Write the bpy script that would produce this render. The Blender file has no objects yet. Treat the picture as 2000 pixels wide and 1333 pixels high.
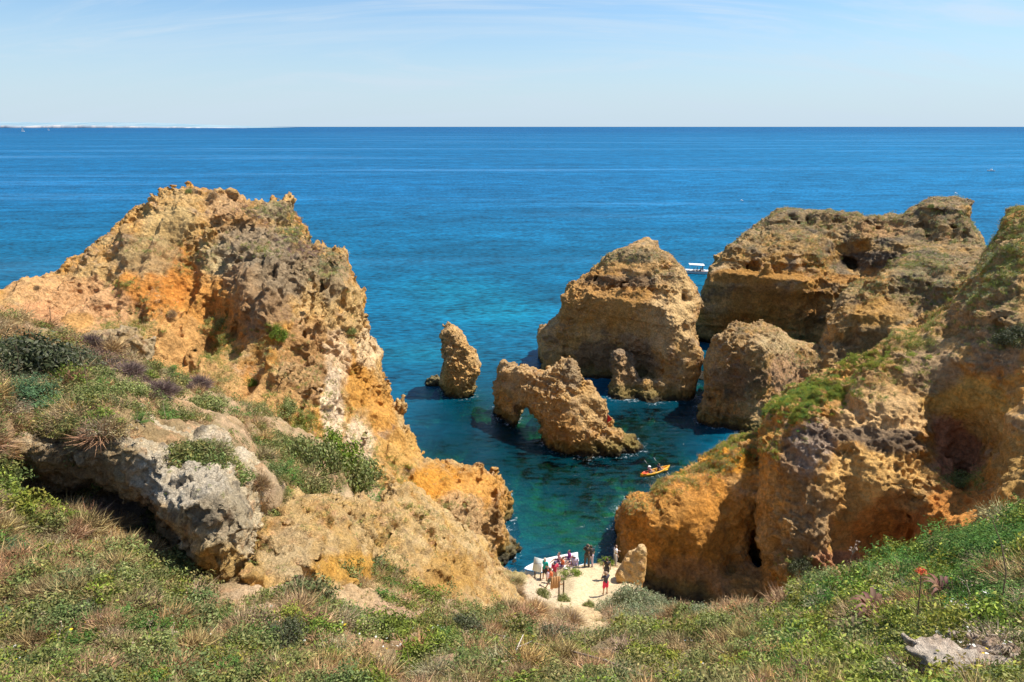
import bpy, math, random
import numpy as np
from mathutils import Vector, Matrix

# ------------------------------------------------------------------ camera, sky, sun
scene = bpy.context.scene
COL = scene.collection
R = math.radians
CAMZ = 34.0
F = 1333.0                      # focal length in pixels of the 2000 px wide photograph (24 mm)
PITCH = R(17.47)
cd = bpy.data.cameras.new('camera')
cam = bpy.data.objects.new('camera', cd)
COL.objects.link(cam)
cam.location = (0, 0, CAMZ)
cam.rotation_euler = (R(90) - PITCH, 0, 0)
cd.sensor_width = 36
cd.lens = 36 * F / 2000
cd.clip_start = 0.2
cd.clip_end = 90000
scene.camera = cam

SUN_EL, SUN_DIR = R(59), Vector((0.955, 0.295))
SUN_DIR.normalize()
world = bpy.data.worlds.new('World')
scene.world = world
world.use_nodes = True
wn, wl = world.node_tree.nodes, world.node_tree.links
bg = wn['Background']
sky = wn.new('ShaderNodeTexSky')
sky.sky_type = 'NISHITA'
sky.sun_disc = False
sky.sun_elevation = SUN_EL
sky.sun_rotation = math.atan2(SUN_DIR.x, SUN_DIR.y)
sky.altitude = 50
sky.air_density = 1.0
sky.dust_density = 0.35
sky.ozone_density = 2.2
def nd(t, nodes, **k):
    n = nodes.new(t)
    for a, v in k.items():
        if hasattr(n, a): setattr(n, a, v)
        else: n.inputs[a].default_value = v
    return n
# thin cirrus, laid out on the real sky directions
tc = nd('ShaderNodeTexCoord', wn)
sep = nd('ShaderNodeSeparateXYZ', wn); wl.new(tc.outputs['Generated'], sep.inputs[0])
zz = nd('ShaderNodeMath', wn, operation='ADD'); wl.new(sep.outputs['Z'], zz.inputs[0]); zz.inputs[1].default_value = 0.30
dx = nd('ShaderNodeMath', wn, operation='DIVIDE'); wl.new(sep.outputs['X'], dx.inputs[0]); wl.new(zz.outputs[0], dx.inputs[1])
dy = nd('ShaderNodeMath', wn, operation='DIVIDE'); wl.new(sep.outputs['Y'], dy.inputs[0]); wl.new(zz.outputs[0], dy.inputs[1])
cmb = nd('ShaderNodeCombineXYZ', wn); wl.new(dx.outputs[0], cmb.inputs[0]); wl.new(dy.outputs[0], cmb.inputs[1])
def cloud_layer(rot, scl, nscale, lo, hi, seed, dist=0.4):
    mp = nd('ShaderNodeMapping', wn)
    mp.inputs['Rotation'].default_value = (0, 0, R(rot))
    mp.inputs['Scale'].default_value = scl
    mp.inputs['Location'].default_value = (seed, seed * .7, 0)
    wl.new(cmb.outputs[0], mp.inputs[0])
    n = nd('ShaderNodeTexNoise', wn, Scale=nscale, Detail=7, Roughness=0.62, Distortion=dist)
    wl.new(mp.outputs[0], n.inputs['Vector'])
    r = nd('ShaderNodeMapRange', wn); r.interpolation_type = 'SMOOTHSTEP'
    r.inputs['From Min'].default_value = lo; r.inputs['From Max'].default_value = hi
    wl.new(n.outputs['Fac'], r.inputs['Value'])
    return r.outputs[0]
c1 = cloud_layer(-38, (0.6, 2.2, 1), 1.5, 0.43, 0.76, 3.1, 1.1)
c2 = cloud_layer(-8, (0.35, 4.0, 1), 1.1, 0.46, 0.84, 8.3, 0.5)
mx = nd('ShaderNodeMath', wn, operation='MAXIMUM'); wl.new(c1, mx.inputs[0]); wl.new(c2, mx.inputs[1])
cm = nd('ShaderNodeMath', wn, operation='MULTIPLY'); wl.new(mx.outputs[0], cm.inputs[0]); cm.inputs[1].default_value = 0.62
tint = nd('ShaderNodeVectorMath', wn, operation='MULTIPLY'); wl.new(sky.outputs[0], tint.inputs[0]); tint.inputs[1].default_value = (0.45, 0.56, 0.64)
veil = nd('ShaderNodeMapRange', wn); veil.interpolation_type = 'SMOOTHSTEP'      # bright sea haze along the whole horizon
veil.inputs['From Min'].default_value = -0.02; veil.inputs['From Max'].default_value = 0.19; veil.inputs['To Min'].default_value = 0.92; veil.inputs['To Max'].default_value = 0.0
wl.new(sep.outputs['Z'], veil.inputs['Value'])
mixv = nd('ShaderNodeMix', wn, data_type='RGBA'); wl.new(veil.outputs[0], mixv.inputs['Factor']); wl.new(veil.outputs[0], mixv.inputs['Factor']); mixv.inputs[7].default_value = (2.48, 3.06, 3.6, 1)
mixc = nd('ShaderNodeMix', wn, data_type='RGBA')
wl.new(cm.outputs[0], mixc.inputs['Factor'])
wl.new(tint.outputs[0], mixc.inputs[6])
mixc.inputs[7].default_value = (3.1, 3.5, 3.85, 1)
wl.new(mixc.outputs[2], mixv.inputs[6]); wl.new(mixv.outputs[2], bg.inputs[0])
bg.inputs[1].default_value = 0.128

sd = bpy.data.lights.new('sun', 'SUN')
sun = bpy.data.objects.new('sun', sd)
COL.objects.link(sun)
sd.energy = 4.2
sd.angle = R(0.53)
sd.color = (1.0, 0.94, 0.84)
dvec = Vector((SUN_DIR.x * math.cos(SUN_EL), SUN_DIR.y * math.cos(SUN_EL), math.sin(SUN_EL)))
sun.rotation_euler = dvec.to_track_quat('Z', 'Y').to_euler()
sun.location = dvec * 80
scene.view_settings.view_transform = 'Standard'
scene.view_settings.look = 'None'
scene.view_settings.exposure = 0.9
scene.view_settings.gamma = 1.0
scene.view_settings.use_curve_mapping = False
scene.render.engine = 'CYCLES'
scene.cycles.max_bounces = 6
scene.cycles.diffuse_bounces = 3
scene.cycles.glossy_bounces = 2
scene.cycles.transparent_max_bounces = 8
scene.cycles.use_denoising = True

# ------------------------------------------------------------------ numeric helpers
rng = np.random.default_rng(7)
CP, SP = math.cos(PITCH), math.sin(PITCH)
def zr(py):                      # height change per metre forward on the ray through image row py
    dv = 666.5 - np.asarray(py, float)
    return (-F * SP + CP * dv) / (F * CP + SP * dv)
def ray_y(py):
    return F * CP + SP * (666.5 - np.asarray(py, float))
def W(px, py, Y):                # world point seen at (px,py) at forward distance Y
    px = np.asarray(px, float); Y = np.asarray(Y, float)
    return np.stack(np.broadcast_arrays((px - 1000) / ray_y(py) * Y, Y, CAMZ + zr(py) * Y), -1)
def sea_pt(px, py, z=0.0):
    Y = (z - CAMZ) / zr(py)
    return W(px, py, Y)
def proj(P):
    X, Y, Z = P[..., 0], P[..., 1], P[..., 2] - CAMZ
    d = Y * CP - Z * SP
    u = Y * SP + Z * CP
    d = np.maximum(d, 0.05)
    return 1000 + F * X / d, 666.5 - F * u / d, d

TN = rng.random((64, 64, 64)).astype(np.float32)
TNF = TN.ravel()
def vnoise(P):
    P = np.asarray(P, np.float32)
    i = np.floor(P).astype(np.int32)
    f = P - i
    f = f * f * (3 - 2 * f)
    i0 = i & 63; i1 = (i + 1) & 63
    x0, y0, z0 = i0[..., 0] * 4096, i0[..., 1] * 64, i0[..., 2]
    x1, y1, z1 = i1[..., 0] * 4096, i1[..., 1] * 64, i1[..., 2]
    fx, fy, fz = f[..., 0], f[..., 1], f[..., 2]
    a = TNF[x0 + y0 + z0] * (1 - fx) + TNF[x1 + y0 + z0] * fx
    b = TNF[x0 + y1 + z0] * (1 - fx) + TNF[x1 + y1 + z0] * fx
    c = TNF[x0 + y0 + z1] * (1 - fx) + TNF[x1 + y0 + z1] * fx
    d = TNF[x0 + y1 + z1] * (1 - fx) + TNF[x1 + y1 + z1] * fx
    a = a * (1 - fy) + b * fy
    c = c * (1 - fy) + d * fy
    return a * (1 - fz) + c * fz
ROT = np.array([[0.36, 0.48, -0.8], [-0.8, 0.6, 0.0], [0.48, 0.64, 0.6]], np.float32)
def fbm(P, scale, octs=4, gain=0.5, kind='n', seed=0):
    """kind n: -1..1 smooth; b: billow 0..1 (rounded lumps, sharp creases); r: ridged 0..1"""
    Q = np.asarray(P, np.float32) / scale + seed * 7.31 + 13.7
    s = 0; a = 1; t = 0
    for o in range(octs):
        Q = Q @ ROT.T
        v = vnoise(Q) * 2 - 1
        if kind == 'b': v = np.abs(v) * 2
        elif kind == 'r': v = 1 - np.abs(v) * 2
        s = s + a * v; t += a; a *= gain
        Q = Q * 2.03 + 5.1
    return s / t
def sstep(a, b, x):
    t = np.clip((x - a) / (b - a), 0, 1)
    return t * t * (3 - 2 * t)

def tps(pts, lam=1e-4):
    """smooth interpolation of log(distance) between sightings (px,py,Y)"""
    A = np.array(pts, float)
    xy = A[:, :2] / 1000; v = np.log(A[:, 2])
    n = len(A)
    d2 = ((xy[:, None] - xy[None]) ** 2).sum(-1)
    K = 0.5 * d2 * np.log(d2 + 1e-12) + lam * np.eye(n)
    Pm = np.c_[np.ones(n), xy]
    M = np.block([[K, Pm], [Pm.T, np.zeros((3, 3))]])
    s = np.linalg.solve(M, np.r_[v, 0, 0, 0])
    lo, hi = v.min() - 0.12, v.max() + 0.12
    def f(px, py):
        q = np.stack([np.asarray(px, float), np.asarray(py, float)], -1) / 1000
        sh = q.shape[:-1]; q = q.reshape(-1, 2)
        out = np.empty(len(q))
        for k in range(0, len(q), 60000):
            qq = q[k:k + 60000]
            d2 = ((qq[:, None] - xy[None]) ** 2).sum(-1)
            out[k:k + 60000] = (0.5 * d2 * np.log(d2 + 1e-12)) @ s[:n] + s[n] + qq @ s[n + 1:]
        return np.exp(np.clip(out, lo, hi)).reshape(sh)
    return f
def poly_sdf(poly, px, py):
    P = np.array(poly, float)
    sh = px.shape; x = px.ravel(); y = py.ravel()
    best = np.full(x.shape, 1e18); ins = np.zeros(x.shape, bool)
    for i in range(len(P)):
        a = P[i]; b = P[(i + 1) % len(P)]
        e = b - a; wx = x - a[0]; wy = y - a[1]
        t = np.clip((wx * e[0] + wy * e[1]) / (e @ e + 1e-9), 0, 1)
        best = np.minimum(best, (wx - t * e[0]) ** 2 + (wy - t * e[1]) ** 2)
        c = ((a[1] > y) != (b[1] > y))
        xi = a[0] + (y - a[1]) / (b[1] - a[1] + 1e-12) * e[0]
        ins ^= c & (x < xi)
    d = np.sqrt(best)
    return np.where(ins, -d, d).reshape(sh)
class Img:                       # cheap bilinear lookup of a function of (px,py)
    def __init__(s, fn, x0, x1, y0, y1, st=5.0):
        s.x0, s.y0, s.st = x0, y0, st
        gx = np.arange(x0, x1 + st, st); gy = np.arange(y0, y1 + st, st)
        PX, PY = np.meshgrid(gx, gy, indexing='ij')
        s.v = fn(PX, PY).astype(np.float32)
    def __call__(s, px, py):
        u = np.clip((px - s.x0) / s.st, 0, s.v.shape[0] - 1.001)
        w = np.clip((py - s.y0) / s.st, 0, s.v.shape[1] - 1.001)
        i = u.astype(np.int32); j = w.astype(np.int32); fu = u - i; fw = w - j
        v = s.v
        return (v[i, j] * (1 - fu) + v[i + 1, j] * fu) * (1 - fw) + (v[i, j + 1] * (1 - fu) + v[i + 1, j + 1] * fu) * fw

def surfnet(v, org, h):
    s = v < 0
    c = np.zeros(tuple(n - 1 for n in v.shape), np.int8)
    sl = [slice(None, -1), slice(1, None)]
    for a in (0, 1):
        for b in (0, 1):
            for d in (0, 1):
                c += s[sl[a], sl[b], sl[d]]
    act = (c > 0) & (c < 8)
    I, J, K = np.nonzero(act)
    idx = np.full(act.shape, -1, np.int32); idx[I, J, K] = np.arange(len(I))
    cor = {(a, b, d): v[I + a, J + b, K + d] for a in (0, 1) for b in (0, 1) for d in (0, 1)}
    acc = np.zeros((len(I), 3)); cnt = np.zeros(len(I))
    for ax in range(3):
        for u in (0, 1):
            for w in (0, 1):
                p = [u, w]; p.insert(ax, 0); q = list(p); q[ax] = 1
                va, vb = cor[tuple(p)], cor[tuple(q)]
                m = (va < 0) != (vb < 0)
                t = np.where(m, va / np.where(m, va - vb, 1), 0)
                pos = np.zeros((len(I), 3)); pos[:] = p; pos[:, ax] = t
                acc += pos * m[:, None]; cnt += m
    V = (np.stack([I, J, K], 1) + acc / cnt[:, None]) * h + np.array(org)
    Q = []
    for ax in range(3):
        o = [k for k in range(3) if k != ax]
        A = [slice(None)] * 3; B = [slice(None)] * 3
        A[ax] = slice(None, -1); B[ax] = slice(1, None)
        e = s[tuple(A)] != s[tuple(B)]
        ii = list(np.nonzero(e))
        ok = np.ones(len(ii[0]), bool)
        for k in o: ok &= (ii[k] >= 1) & (ii[k] < v.shape[k] - 1)
        ii = [q[ok] for q in ii]
        def g(a, b):
            t = list(ii); t[o[0]] = ii[o[0]] - a; t[o[1]] = ii[o[1]] - b
            return idx[t[0], t[1], t[2]]
        q = np.stack([g(1, 1), g(0, 1), g(0, 0), g(1, 0)], 1)
        fl = s[ii[0], ii[1], ii[2]]
        if ax == 1: fl = ~fl
        q[~fl] = q[~fl][:, ::-1]
        Q.append(q)
    return V, np.concatenate(Q)
def normals(V, Q):
    if Q.shape[1] == 4: n = np.cross(V[Q[:, 2]] - V[Q[:, 0]], V[Q[:, 3]] - V[Q[:, 1]])
    else: n = np.cross(V[Q[:, 1]] - V[Q[:, 0]], V[Q[:, 2]] - V[Q[:, 0]])
    N = np.zeros_like(V)
    for k in range(Q.shape[1]):
        for a in range(3): N[:, a] += np.bincount(Q[:, k], n[:, a], len(V))
    return N / np.maximum(np.linalg.norm(N, axis=1), 1e-9)[:, None]
def relax(V, Q, it=1, k=0.5):
    for _ in range(it):
        S = np.zeros_like(V); C = np.zeros(len(V))
        for a in range(4):
            b = (a + 1) % 4
            for x, y in ((a, b), (b, a)):
                for c in range(3): S[:, c] += np.bincount(Q[:, x], V[Q[:, y], c], len(V))
                C += np.bincount(Q[:, x], minlength=len(V))
        V = V * (1 - k) + k * S / np.maximum(C, 1)[:, None]
    return V
def biggest(V, Q):               # drop crumbs that came loose from the body
    lab = np.arange(len(V)); E = np.concatenate([Q[:, [0, 1]], Q[:, [1, 2]], Q[:, [2, 3]], Q[:, [3, 0]]])
    for _ in range(60):
        m = np.minimum(lab[E[:, 0]], lab[E[:, 1]]); new = lab.copy()
        np.minimum.at(new, E[:, 0], m); np.minimum.at(new, E[:, 1], m)
        new = np.minimum(new, new[lab]); new = new[new]
        if (new == lab).all(): break
        lab = new
    cnt = np.bincount(lab, minlength=len(V)); keep = cnt[lab] > max(len(V) * .02, 50)
    idx = np.cumsum(keep) - 1; Qk = Q[keep[Q].all(1)]
    return V[keep], idx[Qk]
def subdiv(V, Q):
    n = len(V)
    E = np.concatenate([Q[:, [0, 1]], Q[:, [1, 2]], Q[:, [2, 3]], Q[:, [3, 0]]])
    E.sort(1)
    key = E[:, 0].astype(np.int64) * n + E[:, 1]
    u, first, inv = np.unique(key, return_index=True, return_inverse=True)
    M = (V[E[first, 0]] + V[E[first, 1]]) / 2
    C = V[Q].mean(1)
    m = inv.reshape(4, -1).T + n
    c = np.arange(len(Q)) + n + len(M)
    NV = np.concatenate([V, M, C])
    NQ = np.concatenate([np.stack([Q[:, k], m[:, k], c, m[:, (k + 3) % 4]], 1) for k in range(4)])
    return NV, NQ

def mesh_np(name, V, Fc, mat=None, col=None, smooth=False, parent=None, link=True):
    """V (n,3), Fc (m,3|4) or list of both; col (n,3) per-vertex pigment"""
    me = bpy.data.meshes.new(name)
    Fl = Fc if isinstance(Fc, list) else [Fc]
    Fl = [f for f in Fl if len(f)]
    me.vertices.add(len(V)); me.vertices.foreach_set('co', np.asarray(V, np.float32).ravel())
    li = np.concatenate([f.ravel() for f in Fl]).astype(np.int32)
    tot = np.concatenate([np.full(len(f), f.shape[1], np.int32) for f in Fl])
    me.loops.add(len(li)); me.loops.foreach_set('vertex_index', li)
    me.polygons.add(len(tot))
    me.polygons.foreach_set('loop_start', np.r_[0, np.cumsum(tot)[:-1]].astype(np.int32))
    me.update(calc_edges=True)
    if smooth: me.polygons.foreach_set('use_smooth', np.ones(len(tot), bool))
    if col is not None:
        a = me.color_attributes.new('Col', 'FLOAT_COLOR', 'POINT')
        c4 = np.ones((len(V), 4), np.float32); c4[:, :3] = np.clip(col, 0, 1)
        a.data.foreach_set('color', c4.ravel())
    if mat: me.materials.append(mat)
    if not link: return me
    o = bpy.data.objects.new(name, me); COL.objects.link(o)
    if parent: o.parent = parent
    return o
def tag(o, label=None, cat=None, group=None, kind=None):
    if label: o['label'] = label
    if cat: o['category'] = cat
    if group: o['group'] = group
    if kind: o['kind'] = kind
    return o
def empty(name, loc, rz=0):
    o = bpy.data.objects.new(name, None); COL.objects.link(o)
    o.empty_display_size = 0.2
    o.location = [float(v) for v in loc]; o.rotation_euler = (0, 0, rz)
    return o

# ------------------------------------------------------------------ materials
def new_mat(name):
    m = bpy.data.materials.new(name); m.use_nodes = True
    nt = m.node_tree
    return m, nt.nodes, nt.links, nt.nodes['Principled BSDF']
def plain(name, rgb, rough=0.6, metal=0.0, var=0.12, scale=20):
    m, n, l, b = new_mat(name)
    t = nd('ShaderNodeTexCoord', n); no = nd('ShaderNodeTexNoise', n, Scale=scale, Detail=4)
    l.new(t.outputs['Object'], no.inputs['Vector'])
    hs = nd('ShaderNodeMapRange', n); hs.inputs['To Min'].default_value = 1 - var; hs.inputs['To Max'].default_value = 1 + var
    l.new(no.outputs['Fac'], hs.inputs['Value'])
    vm = nd('ShaderNodeVectorMath', n, operation='SCALE'); vm.inputs[0].default_value = rgb
    l.new(hs.outputs[0], vm.inputs['Scale']); l.new(vm.outputs[0], b.inputs['Base Color'])
    b.inputs['Roughness'].default_value = rough; b.inputs['Metallic'].default_value = metal
    return m
def rock_mat(name, s=1.0, bump=1.0, pits=0.6):
    m, n, l, b = new_mat(name)
    at = nd('ShaderNodeAttribute', n); at.attribute_name = 'Col'
    geo = nd('ShaderNodeNewGeometry', n)
    n1 = nd('ShaderNodeTexNoise', n, Scale=1.1 / s, Detail=8, Roughness=0.65)
    n2 = nd('ShaderNodeTexNoise', n, Scale=4.5 / s, Detail=8, Roughness=0.72)
    n3 = nd('ShaderNodeTexNoise', n, Scale=16 / s, Detail=5, Roughness=0.7)
    vo = nd('ShaderNodeTexVoronoi', n, Scale=3.2 / s); vo.feature = 'SMOOTH_F1'; vo.inputs['Smoothness'].default_value = 0.35
    wv = nd('ShaderNodeVectorMath', n, operation='MULTIPLY_ADD')
    l.new(n2.outputs['Color'], wv.inputs[0]); wv.inputs[1].default_value = (0.5 * s,) * 3
    l.new(geo.outputs['Position'], wv.inputs[2]); l.new(wv.outputs[0], vo.inputs['Vector'])
    for k in (n1, n2, n3): l.new(geo.outputs['Position'], k.inputs['Vector'])
    # pigment: patina speckle
    r1 = nd('ShaderNodeMapRange', n); r1.inputs['From Min'].default_value = .3; r1.inputs['From Max'].default_value = .7
    r1.inputs['To Min'].default_value = .74; r1.inputs['To Max'].default_value = 1.25
    l.new(n1.outputs['Fac'], r1.inputs['Value'])
    r2 = nd('ShaderNodeMapRange', n); r2.inputs['From Min'].default_value = .3; r2.inputs['From Max'].default_value = .7
    r2.inputs['To Min'].default_value = .58; r2.inputs['To Max'].default_value = 1.38
    l.new(n2.outputs['Fac'], r2.inputs['Value'])
    mu = nd('ShaderNodeMath', n, operation='MULTIPLY'); l.new(r1.outputs[0], mu.inputs[0]); l.new(r2.outputs[0], mu.inputs[1])
    sc = nd('ShaderNodeVectorMath', n, operation='SCALE'); l.new(at.outputs['Color'], sc.inputs[0]); l.new(mu.outputs[0], sc.inputs['Scale'])
    # darker specks from the finest noise
    r3 = nd('ShaderNodeMapRange', n); r3.inputs['From Min'].default_value = .56; r3.inputs['From Max'].default_value = .68
    r3.inputs['To Min'].default_value = 0; r3.inputs['To Max'].default_value = pits
    l.new(n3.outputs['Fac'], r3.inputs['Value'])
    mxr = nd('ShaderNodeMix', n, data_type='RGBA'); l.new(r3.outputs[0], mxr.inputs['Factor'])
    l.new(sc.outputs[0], mxr.inputs[6])
    dk = nd('ShaderNodeVectorMath', n, operation='MULTIPLY'); l.new(sc.outputs[0], dk.inputs[0]); dk.inputs[1].default_value = (.5, .52, .58)
    l.new(dk.outputs[0], mxr.inputs[7])
    l.new(mxr.outputs[2], b.inputs['Base Color'])
    b.inputs['Roughness'].default_value = 0.92; b.inputs['Specular IOR Level'].default_value = 0.2
    # relief
    h1 = nd('ShaderNodeMath', n, operation='MULTIPLY_ADD'); l.new(vo.outputs['Distance'], h1.inputs[0]); h1.inputs[1].default_value = .30; 
    l.new(n2.outputs['Fac'], h1.inputs[2])
    h2 = nd('ShaderNodeMath', n, operation='MULTIPLY_ADD'); l.new(n3.outputs['Fac'], h2.inputs[0]); h2.inputs[1].default_value = .35
    l.new(h1.outputs[0], h2.inputs[2])
    bp = nd('ShaderNodeBump', n, Strength=1.0, Distance=0.36 * s * bump)
    l.new(h2.outputs[0], bp.inputs['Height']); l.new(bp.outputs[0], b.inputs['Normal'])
    return m
def leaf_mat(name='foliage', trans=0.25, rough=0.7):
    m, n, l, b = new_mat(name)
    at = nd('ShaderNodeAttribute', n); at.attribute_name = 'Col'
    oi = nd('ShaderNodeObjectInfo', n)
    hs = nd('ShaderNodeHueSaturation', n); l.new(at.outputs['Color'], hs.inputs['Color'])
    mr = nd('ShaderNodeMapRange', n); l.new(oi.outputs['Random'], mr.inputs['Value'])
    mr.inputs['To Min'].default_value = 0.85; mr.inputs['To Max'].default_value = 1.15
    l.new(mr.outputs[0], hs.inputs['Value'])
    l.new(hs.outputs[0], b.inputs['Base Color'])
    b.inputs['Roughness'].default_value = rough; b.inputs['Specular IOR Level'].default_value = 0.25
    tr = nd('ShaderNodeBsdfTranslucent', n); l.new(hs.outputs[0], tr.inputs['Color'])
    ms = nd('ShaderNodeMixShader', n); ms.inputs[0].default_value = trans
    l.new(b.outputs[0], ms.inputs[1]); l.new(tr.outputs[0], ms.inputs[2])
    l.new(ms.outputs[0], n['Material Output'].inputs['Surface'])
    return m
M_ROCK = rock_mat('cliff_rock')
M_FAR = rock_mat('far_cliff_rock', s=1.6)
M_NEAR = rock_mat('near_rock', s=0.28, bump=1.35, pits=0.7)
M_SOIL = rock_mat('slope_soil', s=0.22, bump=0.8, pits=0.35)
M_LEAF = leaf_mat()
M_DRY = leaf_mat('dry_plants', 0.12, 0.85)
# ------------------------------------------------------------------ palette (pigments, linear)
OCHRE = (.47, .245, .085); ORANGE = (.50, .19, .05); PALE = (.66, .47, .27); TAN = (.48, .32, .17)
GREY = (.25, .195, .14); DARK = (.10, .082, .065); LICHEN = (.52, .47, .39); RED = (.36, .115, .05)
PINK = (.55, .31, .19); GOLD = (.56, .32, .09); WET = (.045, .038, .026); SAND = (.70, .52, .31); OLIVE = (.14, .13, .05)
SOIL = (.44, .26, .13); STRAW = (.45, .33, .17)
def C3(c): return np.array(c, float)
def lerp(a, b, t):
    t = np.asarray(t)[..., None]
    return a * (1 - t) + b * t
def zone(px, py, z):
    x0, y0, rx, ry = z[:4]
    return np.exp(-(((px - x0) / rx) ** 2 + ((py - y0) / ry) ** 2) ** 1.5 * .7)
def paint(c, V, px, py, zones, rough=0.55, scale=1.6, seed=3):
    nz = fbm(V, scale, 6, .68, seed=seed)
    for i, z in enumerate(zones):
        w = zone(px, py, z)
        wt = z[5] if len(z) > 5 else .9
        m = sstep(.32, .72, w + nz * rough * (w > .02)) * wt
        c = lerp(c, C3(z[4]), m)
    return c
def rmax(a, b, r):
    return np.minimum(np.maximum(a, b), 0) + np.sqrt(np.maximum(a + r, 0) ** 2 + np.maximum(b + r, 0) ** 2) - r \
        if False else np.maximum(np.minimum(np.maximum(a, b), -r), np.sqrt(np.maximum(a + r, 0) ** 2 + np.maximum(b + r, 0) ** 2) - r)
def smin(a, b, k):
    h = np.clip(.5 + .5 * (b - a) / k, 0, 1)
    return b * (1 - h) + a * h - k * h * (1 - h)

LR = np.random.default_rng(5).uniform(-1, 1, 64)
class Comp:
    def __init__(s, outline, depth, T, rnd=1.5, lam=1e-4, Tf=None, sub=None):
        P = np.array(outline, float)
        x0, y0 = P.min(0) - 200; x1, y1 = P.max(0) + 200
        s.rnd, s.T, s.Tf = rnd, T, Tf
        fy = tps(depth, lam)
        st = 4.0 if (x1 - x0) < 900 else 6.0
        s.sd = Img(lambda a, b: poly_sdf(outline, a, b), x0, x1, y0, y1, st)
        s.Y = Img(fy, x0, x1, y0, y1, st)
        gx, gy = np.gradient(s.Y.v, st)
        s.g = Img(lambda a, b: a, 0, 1, 0, 1); s.g.x0, s.g.y0, s.g.st = x0, y0, st
        s.g.v = np.sqrt(1 + (np.hypot(gx, gy) * F / s.Y.v) ** 2).astype(np.float32)
        s.sub = [(Comp(*q)) for q in (sub or [])]
    def __call__(s, px, py, d, Y):
        a = s.sd(px, py) * d / F
        Yf = s.Y(px, py)
        b = (Yf - Y) / np.minimum(s.g(px, py), 2.5)
        c = Y - Yf - s.T
        return rmax(rmax(a, b, s.rnd), c, s.rnd)
def solid(name, comps, box, h, mat, colfn, big=(6, .8), mid=(2.2, .45), fine=((.8, .16), (.35, .07)), strata=0, sub=1,
          carve=(), k=.8, relief=None, kind='b', smooth_it=1, holes=(), sat=1.22, calm=(), gully=0, joint=0, ledge=0):
    (x0, x1), (y0, y1), (z0, z1) = box
    gx = np.arange(x0, x1, h, dtype=np.float32); gy = np.arange(y0, y1, h, dtype=np.float32); gz = np.arange(z0, z1, h, dtype=np.float32)
    G = np.empty((len(gx), len(gy), len(gz)), np.float32)
    for i0 in range(0, len(gx), 24):
        P = np.stack(np.meshgrid(gx[i0:i0 + 24], gy, gz, indexing='ij'), -1)
        px, py, d = proj(P)
        v = None
        for c in comps:
            q = c(px, py, d, P[..., 1])
            v = q if v is None else smin(v, q, k)
        for cv in carve:          # ellipsoid hollows: centre, radii
            c0, rad = np.array(cv[0], np.float32), np.array(cv[1], np.float32)
            e = (np.sqrt((((P - c0) / rad) ** 2).sum(-1)) - 1) * rad.min()
            v = -smin(-v, e, .4)
        for hl in holes:
            v = np.maximum(v, -(hl.sd(px, py) * d / F))
        band = np.abs(v) < 3.0
        Q = P[band]; cf = 1.0
        for z in calm: cf = cf * (1 - z[4] * zone(px[band], py[band], z))
        n = fbm(Q, big[0], 3, .5, seed=1) * big[1]
        n += (.45 - fbm(Q, mid[0], 3, .55, 'b', seed=2)) * 2 * mid[1] * cf
        if joint:
            n += (.38 - fbm(Q * np.array([1, 1, .13], np.float32), 3.0, 2, .5, 'b', seed=8)) * joint * 2
        if ledge:
            zq = (Q[:, 2] + fbm(Q, 9, 2, seed=9) * 1.0) / 1.35
            kq = np.floor(zq).astype(int); fq = zq - kq; a_, b_ = LR[kq & 63], LR[(kq + 1) & 63]
            n += (a_ + (b_ - a_) * sstep(.78, 1.0, fq)) * ledge + np.exp(-((fq - .88) / .07) ** 2) * ledge * .7 * LR[(kq + 7) & 63] ** 2
        if gully:
            n += (fbm(Q * np.array([1, .16, .3], np.float32), 1.6, 3, .6, 'b', seed=6) - .45) * gully * 2 * (1 if np.isscalar(cf) else (1.35 - .35 * cf))
        if strata:
            S = Q * np.array([.06, .06, 1.0], np.float32)
            n += fbm(S, 1.5, 3, .6, seed=5) * strata
        v[band] += n
        G[i0:i0 + 24] = v
    G[0] = G[-1] = 1; G[:, 0] = G[:, -1] = 1; G[:, :, 0] = G[:, :, -1] = 1
    V, Q = surfnet(G, (x0, y0, z0), h)
    V, Q = biggest(V, Q)
    V = relax(V, Q, smooth_it, .5)
    for _ in range(sub):
        V, Q = subdiv(V, Q)
        V = relax(V, Q, 1, .4)
    N = normals(V, Q)
    dsp = 0; cf = 1.0
    if calm:
        px, py, d = proj(V)
        for z in calm: cf = cf * (1 - z[4] * zone(px, py, z))
    for sc, am in fine:
        dsp = dsp + (fbm(V, sc, 3, .6, kind, seed=sc) - (.38 if kind == 'b' else 0)) * am * 2 * -1
    dsp = dsp * cf * np.clip(.95 + 1.3 * fbm(V, 4.5 * fine[0][0], 2, .5, seed=14), .3, 1.8)
    V = V + N * np.asarray(dsp)[:, None]
    N = normals(V, Q)
    px, py, d = proj(V)
    col = colfn(V, N, px, py, dsp)
    lum = col.mean(1, keepdims=True); col = np.clip(lum + (col - lum) * sat, .01, .85) * np.array([1.12, 1.07, .99])
    o = mesh_np(name, V, Q, mat, col, smooth=True)
    return o, V, Q, N, px, py

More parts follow.
